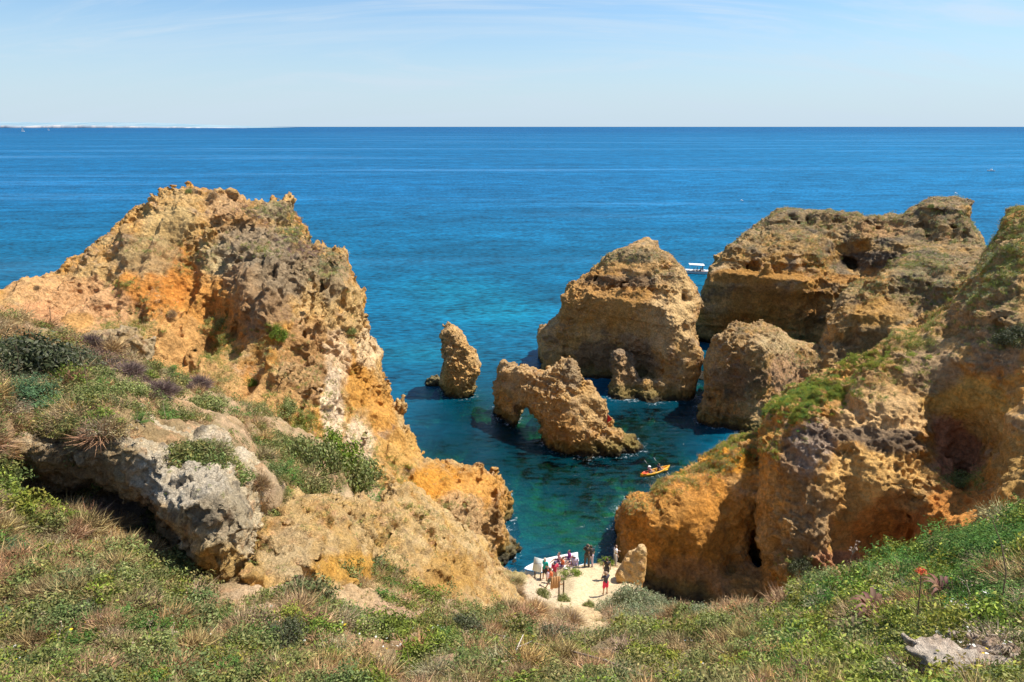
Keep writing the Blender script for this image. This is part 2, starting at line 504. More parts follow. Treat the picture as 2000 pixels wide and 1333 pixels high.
def base_rock(V, N, px, py, dsp, a=OCHRE, b=TAN, crust=.55, top=GREY, sc=3.0):
    n1 = fbm(V, sc, 4, .55, seed=11); n2 = fbm(V, sc * .35, 4, .6, seed=12)
    c = lerp(C3(a) + np.zeros_like(V), C3(b), sstep(-.35, .35, n1))
    c = lerp(c, C3(ORANGE), sstep(.15, .5, n2 - n1 * .5) * .55)
    n3 = fbm(V, sc * .14, 4, .65, seed=13)
    c = c * (1 + .42 * n3[:, None]); c = lerp(c, c * .42, sstep(.22, .5, n3 * .6 + n2 * .6))
    c = lerp(c, C3(PALE), sstep(.28, .6, n2 - n3) * .45)
    up = sstep(-.1, .75, N[:, 2] * .9 + n2 * .9 + dsp * 1.2)
    c = lerp(c, C3(top), up * crust)
    c = lerp(c, C3(LICHEN), sstep(.35, .75, n2 + N[:, 2] * .3) * crust * .6)
    return c
def waterline(c, V, hgt=1.0):
    n = fbm(V, 1.2, 3, seed=21)
    c = lerp(c, C3(OLIVE), sstep(hgt + 1.3, hgt, V[:, 2] + n * .8) * .7)
    return lerp(c, C3(WET), sstep(hgt, hgt - .6, V[:, 2] + n * .5))

# ------------------------------------------------------------------ left headland
A_out = [(-420, 640), (-150, 610), (0, 588), (45, 568), (130, 538), (170, 504), (230, 455), (290, 408), (330, 382), (352, 368), (380, 373), (412, 381),
         (440, 386), (455, 400), (490, 411), (505, 402), (530, 396), (556, 400), (568, 425), (590, 455), (600, 475), (613, 495),
         (632, 490), (650, 484), (665, 490), (672, 510), (690, 545), (698, 570), (697, 592), (712, 640), (713, 660), (732, 695),
         (736, 720), (749, 755), (746, 775), (770, 800), (778, 832), (800, 875), (828, 905), (845, 915), (862, 908), (880, 918),
         (900, 925), (930, 925), (955, 940), (985, 965), (992, 1000), (984, 1030), (986, 1060), (990, 1130), (1000, 1300), (700, 1500), (-420, 1500)]
A_dep = [(352, 367, 63), (0, 588, 49), (-300, 640, 42), (170, 500, 56), (530, 395, 66), (650, 484, 63), (700, 580, 60), (738, 700, 57), (750, 765, 54.5),
         (780, 830, 52), (828, 905, 50), (900, 925, 49.5), (985, 970, 48), (985, 1060, 47.5), (960, 1120, 45),
         (350, 450, 59), (280, 480, 57), (350, 520, 56), (200, 600, 50), (100, 640, 45), (0, 650, 43), (350, 600, 51), (350, 700, 46), (400, 790, 41),
         (420, 620, 52.5), (445, 520, 56), (500, 490, 55), (475, 560, 50.5), (480, 640, 48), (470, 700, 46.5), (560, 600, 49.5), (540, 520, 54), (600, 560, 55), (620, 620, 52),
         (600, 680, 49), (600, 740, 45.5), (660, 640, 55), (680, 700, 52.5), (640, 780, 46), (700, 800, 48.5), (700, 740, 51), (760, 870, 47.5), (690, 880, 42.5), (740, 820, 51),
         (700, 940, 38), (850, 960, 45), (900, 1000, 44), (950, 1020, 45), (560, 760, 42), (500, 760, 42.5), (440, 740, 44), (550, 830, 38),
         (800, 1000, 40), (900, 1080, 40), (870, 1000, 43), (600, 450, 62), (560, 440, 64), (480, 440, 61), (420, 420, 61), (300, 700, 44), (200, 700, 41),
         (0, 900, 33), (400, 1100, 30), (800, 1300, 32), (0, 1400, 26)]
def colA(V, N, px, py, dsp):
    c = base_rock(V, N, px, py, dsp, (.58, .33, .12), (.60, .42, .21), .38, (.36, .27, .17), 3.0)
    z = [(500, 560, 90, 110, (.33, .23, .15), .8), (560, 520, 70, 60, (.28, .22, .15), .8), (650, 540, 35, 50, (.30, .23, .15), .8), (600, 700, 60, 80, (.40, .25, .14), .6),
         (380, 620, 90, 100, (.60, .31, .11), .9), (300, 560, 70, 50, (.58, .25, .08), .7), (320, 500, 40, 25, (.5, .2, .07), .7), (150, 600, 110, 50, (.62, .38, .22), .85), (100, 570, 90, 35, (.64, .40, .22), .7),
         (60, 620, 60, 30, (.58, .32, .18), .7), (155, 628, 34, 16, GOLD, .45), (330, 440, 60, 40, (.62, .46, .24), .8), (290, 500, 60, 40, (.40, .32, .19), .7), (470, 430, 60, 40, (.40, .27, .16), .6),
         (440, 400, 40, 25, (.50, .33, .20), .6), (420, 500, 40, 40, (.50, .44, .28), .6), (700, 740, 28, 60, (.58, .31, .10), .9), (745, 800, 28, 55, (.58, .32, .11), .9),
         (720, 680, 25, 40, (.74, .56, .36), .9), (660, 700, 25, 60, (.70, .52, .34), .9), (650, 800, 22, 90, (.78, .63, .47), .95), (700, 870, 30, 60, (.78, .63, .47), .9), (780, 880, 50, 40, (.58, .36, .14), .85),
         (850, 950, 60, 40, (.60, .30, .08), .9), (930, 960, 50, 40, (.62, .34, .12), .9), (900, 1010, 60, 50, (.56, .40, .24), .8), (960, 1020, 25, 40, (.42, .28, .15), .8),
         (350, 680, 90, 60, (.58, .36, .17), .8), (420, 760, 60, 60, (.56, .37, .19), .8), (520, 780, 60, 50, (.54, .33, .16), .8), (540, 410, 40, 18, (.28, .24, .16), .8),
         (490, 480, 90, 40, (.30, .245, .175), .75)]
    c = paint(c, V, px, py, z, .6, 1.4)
    # bedding stains running down the slope
    s = fbm(V * np.array([1, 1, .25]), 1.1, 3, seed=31)
    c = c * (1 + .16 * s[:, None])
    return waterline(c, V, .7)
A = Comp(A_out, A_dep, 13, 1.6)
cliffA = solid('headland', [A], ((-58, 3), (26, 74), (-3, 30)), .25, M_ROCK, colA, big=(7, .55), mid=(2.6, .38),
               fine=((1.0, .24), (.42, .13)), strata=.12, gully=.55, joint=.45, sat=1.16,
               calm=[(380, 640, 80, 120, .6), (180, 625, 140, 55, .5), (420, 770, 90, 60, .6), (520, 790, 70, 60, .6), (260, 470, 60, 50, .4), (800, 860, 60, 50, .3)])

# ------------------------------------------------------------------ near right cliff with its bays
F1_out = [(1500, 838), (1490, 846), (1450, 862), (1410, 884), (1340, 927), (1290, 947), (1270, 966), (1240, 972), (1216, 996),
          (1206, 1020), (1199, 1060), (1196, 1100), (1190, 1180), (1200, 1400), (1700, 1400), (1700, 838)]
F1_dep = [(1210, 1050, 47), (1200, 1100, 46.5), (1340, 930, 50), (1340, 970, 46.2), (1340, 1080, 44), (1340, 1170, 42.6), (1490, 850, 51.5), (1440, 880, 50), (1440, 930, 46.8), (1480, 1100, 45.5), (1480, 1000, 46.5), (1260, 1000, 46.3),
          (1420, 1150, 42.6), (1280, 1150, 43.6), (1240, 1180, 43), (1500, 920, 47.5), (1600, 1100, 45), (1340, 1250, 38.5), (1300, 1350, 36), (1480, 1180, 40)]
F2_out = [(2500, 420), (2250, 400), (2100, 385), (2000, 414), (1980, 426), (1966, 457), (1941, 483), (1923, 501), (1908, 529), (1876, 565), (1854, 594), (1818, 619),
          (1797, 641), (1768, 648), (1746, 643), (1741, 669), (1696, 699), (1638, 724), (1595, 746), (1552, 767), (1523, 791), (1502, 808),
          (1496, 850), (1490, 900), (1486, 960), (1490, 1050), (1500, 1120), (1505, 1250), (1500, 1450), (2500, 1450)]
F2_dep = [(1500, 850, 46.5), (1500, 950, 43.5), (1510, 1050, 41), (1510, 1150, 39.5), (1790, 655, 50), (1600, 746, 50), (1510, 808, 48.5), (1560, 815, 46), (1620, 780, 47.2), (1700, 740, 47.4), (1640, 850, 44), (1650, 950, 41.5), (1640, 800, 46),
          (1760, 700, 47.5), (1750, 800, 44.8), (1740, 900, 41.7), (1700, 1000, 40.6), (1700, 1060, 41.2), (1620, 1000, 40), (1600, 1090, 39), (1760, 1050, 40.3), (1840, 1060, 35.5), (1810, 960, 40),
          (1800, 760, 46.2), (1900, 780, 43.8), (1930, 860, 42.5), (1870, 880, 45), (1890, 830, 44.8), (1830, 880, 42.8), (1890, 940, 41.3), (1950, 940, 36), (1985, 850, 38), (1990, 760, 41), (1960, 700, 43.4),
          (2000, 420, 53), (2000, 500, 49.5), (1960, 600, 46.2), (1850, 600, 51), (1900, 540, 51), (1860, 680, 46.8), (2000, 1000, 32.5), (1950, 1040, 32.5), (2100, 800, 37), (2200, 410, 51), (2300, 900, 29), (1500, 1300, 36), (2000, 1300, 26)]
def colF(V, N, px, py, dsp):
    c = base_rock(V, N, px, py, dsp, (.58, .30, .09), (.60, .37, .155), .40, (.36, .26, .15), 3.2)
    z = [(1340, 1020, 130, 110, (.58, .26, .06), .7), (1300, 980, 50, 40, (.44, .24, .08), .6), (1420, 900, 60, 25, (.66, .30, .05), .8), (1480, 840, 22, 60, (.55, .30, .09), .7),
         (1340, 1150, 90, 60, (.30, .19, .11), .7), (1340, 1190, 120, 30, (.22, .15, .09), .8), (1580, 880, 55, 60, (.34, .28, .24), .85), (1580, 1000, 60, 60, (.30, .22, .14), .6), (1560, 1080, 50, 40, (.32, .22, .13), .6),  # dark toe: shade of the cave foot painted into the rock colour
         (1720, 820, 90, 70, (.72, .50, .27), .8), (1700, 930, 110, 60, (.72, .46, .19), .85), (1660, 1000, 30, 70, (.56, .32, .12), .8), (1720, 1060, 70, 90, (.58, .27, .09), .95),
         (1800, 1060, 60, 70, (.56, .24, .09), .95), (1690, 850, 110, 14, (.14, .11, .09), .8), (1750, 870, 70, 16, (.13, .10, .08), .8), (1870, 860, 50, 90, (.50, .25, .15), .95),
         (1890, 780, 80, 45, (.72, .46, .15), .95), (1920, 830, 40, 30, (.70, .46, .18), .8), (1820, 720, 60, 50, (.38, .28, .18), .8), (1950, 680, 60, 50, (.36, .26, .17), .8), (1900, 620, 60, 60, (.38, .27, .17), .6),  # alcove and upper face painted lighter, standing in for fill light
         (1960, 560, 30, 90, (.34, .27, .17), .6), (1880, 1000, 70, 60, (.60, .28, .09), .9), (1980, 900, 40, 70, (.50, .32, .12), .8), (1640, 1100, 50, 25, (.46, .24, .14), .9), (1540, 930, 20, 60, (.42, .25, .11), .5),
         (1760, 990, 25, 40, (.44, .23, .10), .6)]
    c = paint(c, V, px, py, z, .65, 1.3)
    s = fbm(V * np.array([1, 1, .3]), .9, 4, .6, seed=33)
    c = c * (1 + .28 * s[:, None])
    bd = fbm(V * np.array([.12, .12, 1.0]), .8, 4, .6, seed=34); c = c * (1 + .22 * bd[:, None])
    return waterline(c, V, .7)
F1 = Comp(F1_out, F1_dep, 11, .9)
F2 = Comp(F2_out, F2_dep, 12, 1.3)
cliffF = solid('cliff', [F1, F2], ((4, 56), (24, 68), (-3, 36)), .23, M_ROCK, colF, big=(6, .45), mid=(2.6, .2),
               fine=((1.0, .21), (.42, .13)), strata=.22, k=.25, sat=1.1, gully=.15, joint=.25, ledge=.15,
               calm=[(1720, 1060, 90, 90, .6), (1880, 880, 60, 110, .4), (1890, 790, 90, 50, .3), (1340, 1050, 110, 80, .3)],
               carve=[(W(1482, 1130, 45.5), (1.2, 5, 4.2)), (W(1720, 1075, 39.6), (3.6, 1.2, 2.3)), (W(1796, 1050, 38.5), (.3, 2.6, 3.0)),
                      (W(1860, 900, 43.6), (1.3, .9, 2.6)), (W(1745, 905, 41.3), (3.3, .5, .25))])

# ------------------------------------------------------------------ far right headland and its spur
D_out = [(1359, 608), (1377, 586), (1390, 545), (1399, 524), (1411, 500), (1427, 484), (1455, 464), (1494, 431), (1516, 411), (1530, 406), (1577, 411),
         (1624, 413), (1674, 417), (1690, 422), (1732, 424), (1757, 422), (1782, 408), (1818, 399), (1862, 395), (1890, 404), (1891, 424),
         (1898, 449), (1912, 478), (1923, 497), (1990, 560), (2100, 760), (1700, 780), (1400, 700), (1397, 672), (1359, 668), (1356, 650), (1352, 625)]
D_dep = [(1365, 640, 107.3), (1380, 670, 106.5), (1500, 690, 102.5), (1600, 700, 100), (1430, 560, 107), (1400, 510, 109), (1390, 530, 108), (1520, 412, 119), (1500, 500, 109), (1500, 522, 105), (1500, 600, 104), (1600, 500, 107.5), (1600, 525, 103.5), (1600, 620, 101.5), (1700, 424, 116), (1690, 440, 110.5), (1690, 490, 109.5),
         (1700, 545, 103), (1630, 520, 108), (1720, 470, 109), (1650, 540, 107), (1870, 396, 108), (1840, 440, 104), (1890, 500, 98), (1770, 460, 106.5), (1750, 640, 98), (2000, 700, 84)]
def colD(V, N, px, py, dsp):
    c = base_rock(V, N, px, py, dsp, (.54, .32, .125), (.52, .36, .19), .45, (.34, .275, .18), 5.0)
    S = V * np.array([.05, .05, 1.0])
    b = fbm(S, 1.6, 3, .6, seed=41)
    c = c * (1 + .35 * b[:, None])
    n = fbm(V, 2.5, 4, .6, seed=42)
    up = sstep(14.5, 17.5, V[:, 2] + n * 3)
    c = lerp(c, C3((.23, .185, .125)), up * .8 * sstep(-.5, .3, n + .2))
    c = lerp(c, C3((.15, .13, .105)), sstep(.12, .4, n) * .7)
    z = [(1480, 540, 120, 16, (.40, .22, .08), .8), (1640, 545, 90, 10, (.42, .23, .09), .7), (1720, 450, 70, 16, (.43, .28, .16), .8), (1500, 600, 110, 50, (.42, .22, .085), .7),
         (1690, 510, 60, 20, (.10, .09, .08), .8), (1440, 640, 60, 30, (.44, .20, .07), .7)]
    c = paint(c, V, px, py, z, .6, 3)
    return waterline(c, V, 1.2)
D = Comp(D_out, D_dep, 16, .5)
cliffD = solid('headland', [D], ((26, 84), (80, 142), (-3, 26)), .38, M_FAR, colD, big=(9, .35), mid=(3.2, .2), fine=((1.4, .2), (.6, .14)), strata=.5, kind='b', joint=.4, ledge=.5, sub=1,
               carve=[(W(1732, 500, 108), (1.6, 3, 1.6)), (W(1650, 535, 110), (2.4, 3, 1.6))])
E_out = [(1590, 737), (1599, 705), (1613, 680), (1628, 640), (1634, 620), (1651, 600), (1660, 582), (1678, 564), (1714, 546), (1732, 532), (1754, 518), (1786, 496),
         (1804, 481), (1850, 470), (1900, 480), (1925, 500), (2100, 640), (2000, 900), (1580, 900), (1575, 780)]
E_dep = [(1600, 720, 82), (1630, 650, 83.5), (1640, 740, 80), (1660, 585, 88), (1690, 575, 85.5), (1750, 525, 93), (1850, 475, 97), (1690, 595, 83.5), (1740, 610, 82.5), (1700, 700, 81), (1780, 560, 87), (1850, 560, 84), (1800, 630, 79.5), (1900, 600, 78), (1600, 850, 76), (1950, 800, 66)]
def colE(V, N, px, py, dsp):
    c = colD(V, N, px, py, dsp)
    z = [(1720, 610, 60, 25, (.44, .26, .10), .7), (1700, 690, 70, 45, (.20, .155, .10), .7), (1800, 560, 60, 45, (.25, .215, .15), .7), (1780, 600, 50, 20, (.36, .26, .15), .5)]
    return paint(c, V, px, py, z, .6, 2)
E = Comp(E_out, E_dep, 13, 1.0)
cliffE = solid('cliff_spur', [E], ((34, 82), (62, 112), (-3, 24)), .34, M_FAR, colE, big=(7, .7), mid=(2.8, .2), fine=((1.2, .22), (.5, .11)), strata=.4, kind='b', joint=.4, ledge=.5)

# ------------------------------------------------------------------ sea stacks
def colS(k=1.0, lich=.5, extra=()):
    def f(V, N, px, py, dsp):
        c = base_rock(V, N, px, py, dsp, (.55 * k, .345 * k, .155 * k), (.57 * k, .40 * k, .22 * k), lich, (.30, .24, .17), 2.2)
        n = fbm(V, 1.6, 4, .6, seed=43)
        c = lerp(c, C3((.17, .135, .10)), sstep(.12, .45, n) * .6)
        s = fbm(V * np.array([.1, .1, 1.0]), 1.3, 3, seed=44)
        c = c * (1 + .18 * s[:, None])
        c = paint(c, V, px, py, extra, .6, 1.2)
        return waterline(c, V, .75)
    return f
cC = Comp([(1440, 638), (1458, 644), (1487, 638), (1516, 647), (1534, 665), (1559, 676), (1585, 686), (1600, 700), (1640, 760), (1640, 900), (1480, 890), (1408, 880), (1372, 870),
           (1364, 820), (1370, 795), (1381, 759), (1386, 730), (1395, 692), (1404, 673), (1422, 655)],
          [(1400, 838, 73.8), (1480, 848, 72.5), (1370, 820, 74.5), (1440, 640, 79.5), (1500, 642, 80.5), (1440, 665, 76.5), (1480, 672, 76.2), (1395, 720, 75.8), (1400, 760, 75), (1480, 760, 74.2), (1560, 690, 80.5), (1550, 740, 78.5), (1600, 760, 79), (1560, 850, 73), (1530, 690, 78), (1525, 730, 75.5), (1540, 790, 75)], 9, .6)
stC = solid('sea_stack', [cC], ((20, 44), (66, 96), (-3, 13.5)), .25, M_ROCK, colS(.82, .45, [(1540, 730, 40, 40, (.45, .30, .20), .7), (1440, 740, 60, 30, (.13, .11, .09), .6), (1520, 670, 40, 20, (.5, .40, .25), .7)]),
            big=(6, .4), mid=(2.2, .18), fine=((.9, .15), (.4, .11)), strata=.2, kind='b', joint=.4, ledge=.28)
tag(stC[0], 'squat round-topped brown rock rising from the water in front of the right headland', 'sea stack')

B_out = [(1058, 655), (1079, 643), (1096, 619), (1106, 601), (1106, 581), (1124, 560), (1141, 539), (1165, 522), (1200, 501), (1227, 486), (1252, 472), (1264, 470), (1273, 484),
         (1276, 498), (1303, 505), (1317, 517), (1338, 532), (1343, 546), (1355, 563), (1361, 591), (1356, 615), (1349, 636), (1353, 664), (1364, 698),
         (1358, 719), (1353, 757), (1351, 800), (1240, 820), (1140, 790), (1062, 760), (1060, 715), (1056, 667)]
B_dep = [(1060, 700, 93), (1062, 715, 93), (1140, 735, 91), (1200, 735, 90.5), (1250, 740, 89.5), (1262, 700, 89), (1292, 735, 84.5), (1290, 780, 83), (1340, 780, 82.5), (1290, 680, 86), (1340, 690, 84.5), (1290, 600, 87), (1345, 600, 88.5),
         (1260, 480, 97), (1300, 510, 94.5), (1330, 540, 92), (1200, 505, 98), (1200, 545, 94), (1200, 565, 92), (1250, 555, 91.2), (1120, 570, 95.5), (1110, 610, 93.8), (1100, 650, 93), (1200, 640, 91), (1240, 650, 90), (1060, 660, 94.5)]
Bp_out = [(1194, 800), (1194, 772), (1199, 736), (1195, 703), (1206, 693), (1217, 690), (1232, 697), (1242, 722), (1250, 737), (1290, 733), (1330, 720), (1352, 740), (1352, 810), (1250, 815)]
Bp_dep = [(1196, 775, 83.5), (1250, 782, 82.3), (1340, 780, 82), (1215, 700, 85.5), (1205, 740, 84.5), (1260, 745, 83.5), (1330, 740, 83.5)]
B1 = Comp(B_out, B_dep, 10, .45); B2 = Comp(Bp_out, Bp_dep, 3.2, .8)
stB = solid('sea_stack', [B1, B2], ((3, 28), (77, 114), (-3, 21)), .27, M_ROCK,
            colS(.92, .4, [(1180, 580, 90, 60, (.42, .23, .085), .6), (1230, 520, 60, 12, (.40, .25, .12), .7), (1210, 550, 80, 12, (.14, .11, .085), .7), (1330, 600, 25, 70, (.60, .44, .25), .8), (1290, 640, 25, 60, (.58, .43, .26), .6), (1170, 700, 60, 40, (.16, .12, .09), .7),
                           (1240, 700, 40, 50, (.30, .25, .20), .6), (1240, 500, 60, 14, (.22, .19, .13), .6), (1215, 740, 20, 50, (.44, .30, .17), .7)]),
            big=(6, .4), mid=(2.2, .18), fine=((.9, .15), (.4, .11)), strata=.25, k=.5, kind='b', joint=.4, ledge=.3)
tag(stB[0], 'largest free-standing rock, broad peaked stack with a hollow at its foot', 'sea stack')

Ar_out = [(986, 706), (992, 713), (1013, 717), (1041, 721), (1058, 727), (1082, 717), (1113, 698), (1125, 707), (1135, 726), (1139, 743), (1155, 746), (1165, 764),
          (1179, 784), (1179, 808), (1177, 815), (1191, 826), (1193, 841), (1213, 843), (1227, 857), (1239, 857), (1256, 878), (1258, 905), (1165, 915), (1100, 905),
          (1061, 900), (1060, 850), (1055, 820), (1041, 802), (1027, 791), (1017, 796), (1011, 808), (1008, 850), (966, 850), (961, 812), (972, 800), (971, 781),
          (966, 757), (971, 736), (977, 719)]
Ar_dep = [(965, 760, 75.5), (985, 820, 76), (1010, 760, 73.5), (1050, 760, 70.8), (1060, 860, 68.5), (1110, 720, 71), (1110, 880, 67), (1165, 885, 66.7), (1170, 790, 69.3), (1250, 880, 67.4),
          (1200, 860, 67.6), (985, 710, 77), (1113, 700, 71.8), (1090, 790, 68.6), (1150, 850, 67), (1190, 830, 68.8), (1130, 760, 69.5), (1220, 860, 68)]
Arc = Comp(Ar_out, Ar_dep, 4.2, .9)
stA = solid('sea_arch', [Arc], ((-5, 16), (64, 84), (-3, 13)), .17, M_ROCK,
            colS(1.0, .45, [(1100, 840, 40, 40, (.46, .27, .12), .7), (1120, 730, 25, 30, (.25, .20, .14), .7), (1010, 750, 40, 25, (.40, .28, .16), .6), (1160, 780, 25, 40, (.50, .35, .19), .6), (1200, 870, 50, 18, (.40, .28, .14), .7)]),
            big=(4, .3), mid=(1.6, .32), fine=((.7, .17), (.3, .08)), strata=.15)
tag(stA[0], 'rock arch with an opening on its left and a low jagged foot on its right', 'sea arch')

N_out = [(878, 632), (890, 638), (902, 655), (915, 672), (925, 690), (935, 710), (937, 722), (928, 742), (922, 765), (915, 776), (912, 815), (868, 815), (868, 765),
         (862, 745), (866, 720), (868, 700), (866, 680), (864, 660), (870, 640)]
Nd = Comp(N_out, [(870, 640, 84.5), (900, 700, 84), (870, 775, 83.5), (915, 775, 83), (935, 720, 84), (890, 740, 83.2)], 4.2, 1.1)
stN = solid('sea_stack', [Nd], ((-13, -2), (80, 92), (-3, 13)), .15, M_ROCK, colS(1.1, .4, [(905, 710, 25, 50, (.60, .40, .2), .7), (885, 740, 15, 40, (.48, .28, .12), .6)]),
            big=(3, .22), mid=(1.4, .28), fine=((.6, .15), (.28, .07)), strata=.12)
tag(stN[0], 'slender leaning rock needle standing alone in the sea', 'sea stack')

def boulder(name, c, rad, label, h=.12, seed=0, col=None, mat=None, cat='rock', flat=.0, fine=((.5, .12), (.22, .06)), mid=(1.0, .3)):
    c = np.array(c, float); rad = np.array(rad, float); g = rad * 1.35
    gx, gy, gz = [np.arange(c[k] - g[k], c[k] + g[k], h, dtype=np.float32) for k in range(3)]
    P = np.stack(np.meshgrid(gx, gy, gz, indexing='ij'), -1)
    v = (np.sqrt((((P - c) / rad) ** 2).sum(-1)) - 1) * rad.min()
    v = v + (.45 - fbm(P, mid[0], 3, .55, 'b', seed=seed)) * mid[1] * 1.6 + fbm(P, rad.max(), 2, seed=seed + 3) * rad.min() * .3
    v[0] = v[-1] = 1; v[:, 0] = v[:, -1] = 1; v[:, :, 0] = v[:, :, -1] = 1
    V, Q = surfnet(v, (gx[0], gy[0], gz[0]), h)
    V = relax(V, Q, 1); N = normals(V, Q); dsp = 0
    for s_, a_ in fine: dsp = dsp - (fbm(V, s_, 3, .6, 'b', seed=s_ + seed) - .45) * a_ * 2
    V = V + N * np.asarray(dsp)[:, None]; N = normals(V, Q)
    px, py, d = proj(V)
    o = mesh_np(name, V, Q, mat or M_ROCK, (col or colS())(V, N, px, py, dsp), smooth=True)
    return tag(o, label, cat)
boulder('rock', sea_pt(852, 750) + [0, 0, .1], (1.3, 1.0, .9), 'low rock just breaking the surface left of the rock needle', .12, 5, colS(.9))
boulder('rock', sea_pt(985, 1078) + [-.2, 0, .25], (1.4, 1.5, .95), 'dark rounded boulder at the waterline under the left cliff tip', .12, 9, colS(.7, .6))
boulder('rock', sea_pt(960, 1095) + [0, 0, -.3], (1.6, 1.3, .8), 'wet black ledge at the waterline between the left cliff and the boulder', .12, 19, colS(.6, .6))
boulder('rock', sea_pt(1366, 735) + [0, 0, -.3], (1.6, 1.6, .6), 'small wet rock awash in the channel right of the largest stack', .15, 12, colS(.7))
# ------------------------------------------------------------------ sea, sea bed
def water_mat():
    m, n, l, b = new_mat('sea_water')
    n.remove(b); out = n['Material Output']
    geo = nd('ShaderNodeNewGeometry', n)
    ac = nd('ShaderNodeAttribute', n); ac.attribute_name = 'Col'
    ash = nd('ShaderNodeAttribute', n); ash.attribute_name = 'clear'
    adist = nd('ShaderNodeAttribute', n); adist.attribute_name = 'far'
    def mapped(scale, rot=0):
        mp = nd('ShaderNodeMapping', n); mp.inputs['Scale'].default_value = scale; mp.inputs['Rotation'].default_value = (0, 0, R(rot))
        l.new(geo.outputs['Position'], mp.inputs[0]); return mp
    m1 = mapped((.42, 1.0, 1), 8); w1 = nd('ShaderNodeTexNoise', n, Scale=1.3, Detail=6, Roughness=.62); l.new(m1.outputs[0], w1.inputs['Vector'])
    m2 = mapped((.5, 1.0, 1), -6); w2 = nd('ShaderNodeTexNoise', n, Scale=.16, Detail=4, Roughness=.6); l.new(m2.outputs[0], w2.inputs['Vector'])
    m3 = mapped((.35, 1.0, 1), 3); w3 = nd('ShaderNodeTexNoise', n, Scale=.03, Detail=3, Roughness=.55); l.new(m3.outputs[0], w3.inputs['Vector'])
    b1 = nd('ShaderNodeBump', n, Strength=1.0, Distance=.22); l.new(w1.outputs['Fac'], b1.inputs['Height'])
    b2 = nd('ShaderNodeBump', n, Strength=1.0, Distance=.5); l.new(w2.outputs['Fac'], b2.inputs['Height']); l.new(b1.outputs[0], b2.inputs['Normal'])
    b3 = nd('ShaderNodeBump', n, Strength=.8, Distance=1.6); l.new(w3.outputs['Fac'], b3.inputs['Height']); l.new(b2.outputs[0], b3.inputs['Normal'])
    # calm slicks and wind streaks
    m4 = mapped((.10, 1.0, 1), 4); sk = nd('ShaderNodeTexNoise', n, Scale=.012, Detail=5, Roughness=.6, Distortion=.6); l.new(m4.outputs[0], sk.inputs['Vector'])
    rk = nd('ShaderNodeMapRange', n); rk.interpolation_type = 'SMOOTHSTEP'
    rk.inputs['From Min'].default_value = .53; rk.inputs['From Max'].default_value = .66; l.new(sk.outputs['Fac'], rk.inputs['Value'])
    # light and dark of ripples and slicks painted into the body colour
    w12 = nd('ShaderNodeMath', n, operation='MULTIPLY_ADD'); l.new(w2.outputs['Fac'], w12.inputs[0]); w12.inputs[1].default_value = .5; l.new(w1.outputs['Fac'], w12.inputs[2])
    v1 = nd('ShaderNodeMapRange', n); l.new(w12.outputs[0], v1.inputs['Value']); v1.inputs['From Min'].default_value = .58; v1.inputs['From Max'].default_value = .92; v1.inputs['To Min'].default_value = .40; v1.inputs['To Max'].default_value = 1.65
    v2 = nd('ShaderNodeMath', n, operation='MULTIPLY_ADD'); l.new(w3.outputs['Fac'], v2.inputs[0]); v2.inputs[1].default_value = .9; v2.inputs[2].default_value = .55
    v3 = nd('ShaderNodeMath', n, operation='MULTIPLY'); l.new(v1.outputs[0], v3.inputs[0]); l.new(v2.outputs[0], v3.inputs[1])
    v4 = nd('ShaderNodeMath', n, operation='MULTIPLY_ADD'); l.new(rk.outputs[0], v4.inputs[0]); v4.inputs[1].default_value = .38; l.new(v3.outputs[0], v4.inputs[2])
    sc = nd('ShaderNodeVectorMath', n, operation='SCALE'); l.new(ac.outputs['Color'], sc.inputs[0]); l.new(v4.outputs[0], sc.inputs['Scale'])
    dif = nd('ShaderNodeBsdfDiffuse', n); l.new(sc.outputs[0], dif.inputs['Color'])
    tr = nd('ShaderNodeBsdfTransparent', n); tr.inputs['Color'].default_value = (.12, .46, .40, 1)
    mx1 = nd('ShaderNodeMixShader', n); v5 = nd('ShaderNodeMath', n, operation='MULTIPLY'); v5.use_clamp = True; l.new(v1.outputs[0], v5.inputs[0]); l.new(ash.outputs['Fac'], v5.inputs[1]); l.new(v5.outputs[0], mx1.inputs[0]); l.new(dif.outputs[0], mx1.inputs[1]); l.new(tr.outputs[0], mx1.inputs[2])
    gl = nd('ShaderNodeBsdfGlossy', n, Roughness=.13); gl.inputs['Color'].default_value = (1, 1, 1, 1)
    rr = nd('ShaderNodeMath', n, operation='MULTIPLY_ADD'); l.new(rk.outputs[0], rr.inputs[0]); rr.inputs[1].default_value = -.08; rr.inputs[2].default_value = .15
    l.new(rr.outputs[0], gl.inputs['Roughness'])
    l.new(b3.outputs[0], gl.inputs['Normal'])
    fr = nd('ShaderNodeFresnel', n, IOR=1.33); l.new(b3.outputs[0], fr.inputs['Normal'])
    cl = nd('ShaderNodeMath', n, operation='MINIMUM'); l.new(fr.outputs[0], cl.inputs[0])
    lim = nd('ShaderNodeMath', n, operation='MULTIPLY_ADD'); l.new(rk.outputs[0], lim.inputs[0]); lim.inputs[1].default_value = .10; lim.inputs[2].default_value = .075
    l.new(lim.outputs[0], cl.inputs[1])      # wave slopes keep the mean reflectance of a ruffled sea far below that of a mirror
    mx2 = nd('ShaderNodeMixShader', n); l.new(cl.outputs[0], mx2.inputs[0]); l.new(mx1.outputs[0], mx2.inputs[1]); l.new(gl.outputs[0], mx2.inputs[2])
    # wash round the rocks, and a few whitecaps
    af = nd('ShaderNodeAttribute', n); af.attribute_name = 'wash'
    fo = nd('ShaderNodeTexNoise', n, Scale=2.6, Detail=7, Roughness=.75, Distortion=1.2); l.new(geo.outputs['Position'], fo.inputs['Vector'])
    fa = nd('ShaderNodeMath', n, operation='MULTIPLY_ADD'); l.new(af.outputs['Fac'], fa.inputs[0]); fa.inputs[1].default_value = .245; l.new(fo.outputs['Fac'], fa.inputs[2])
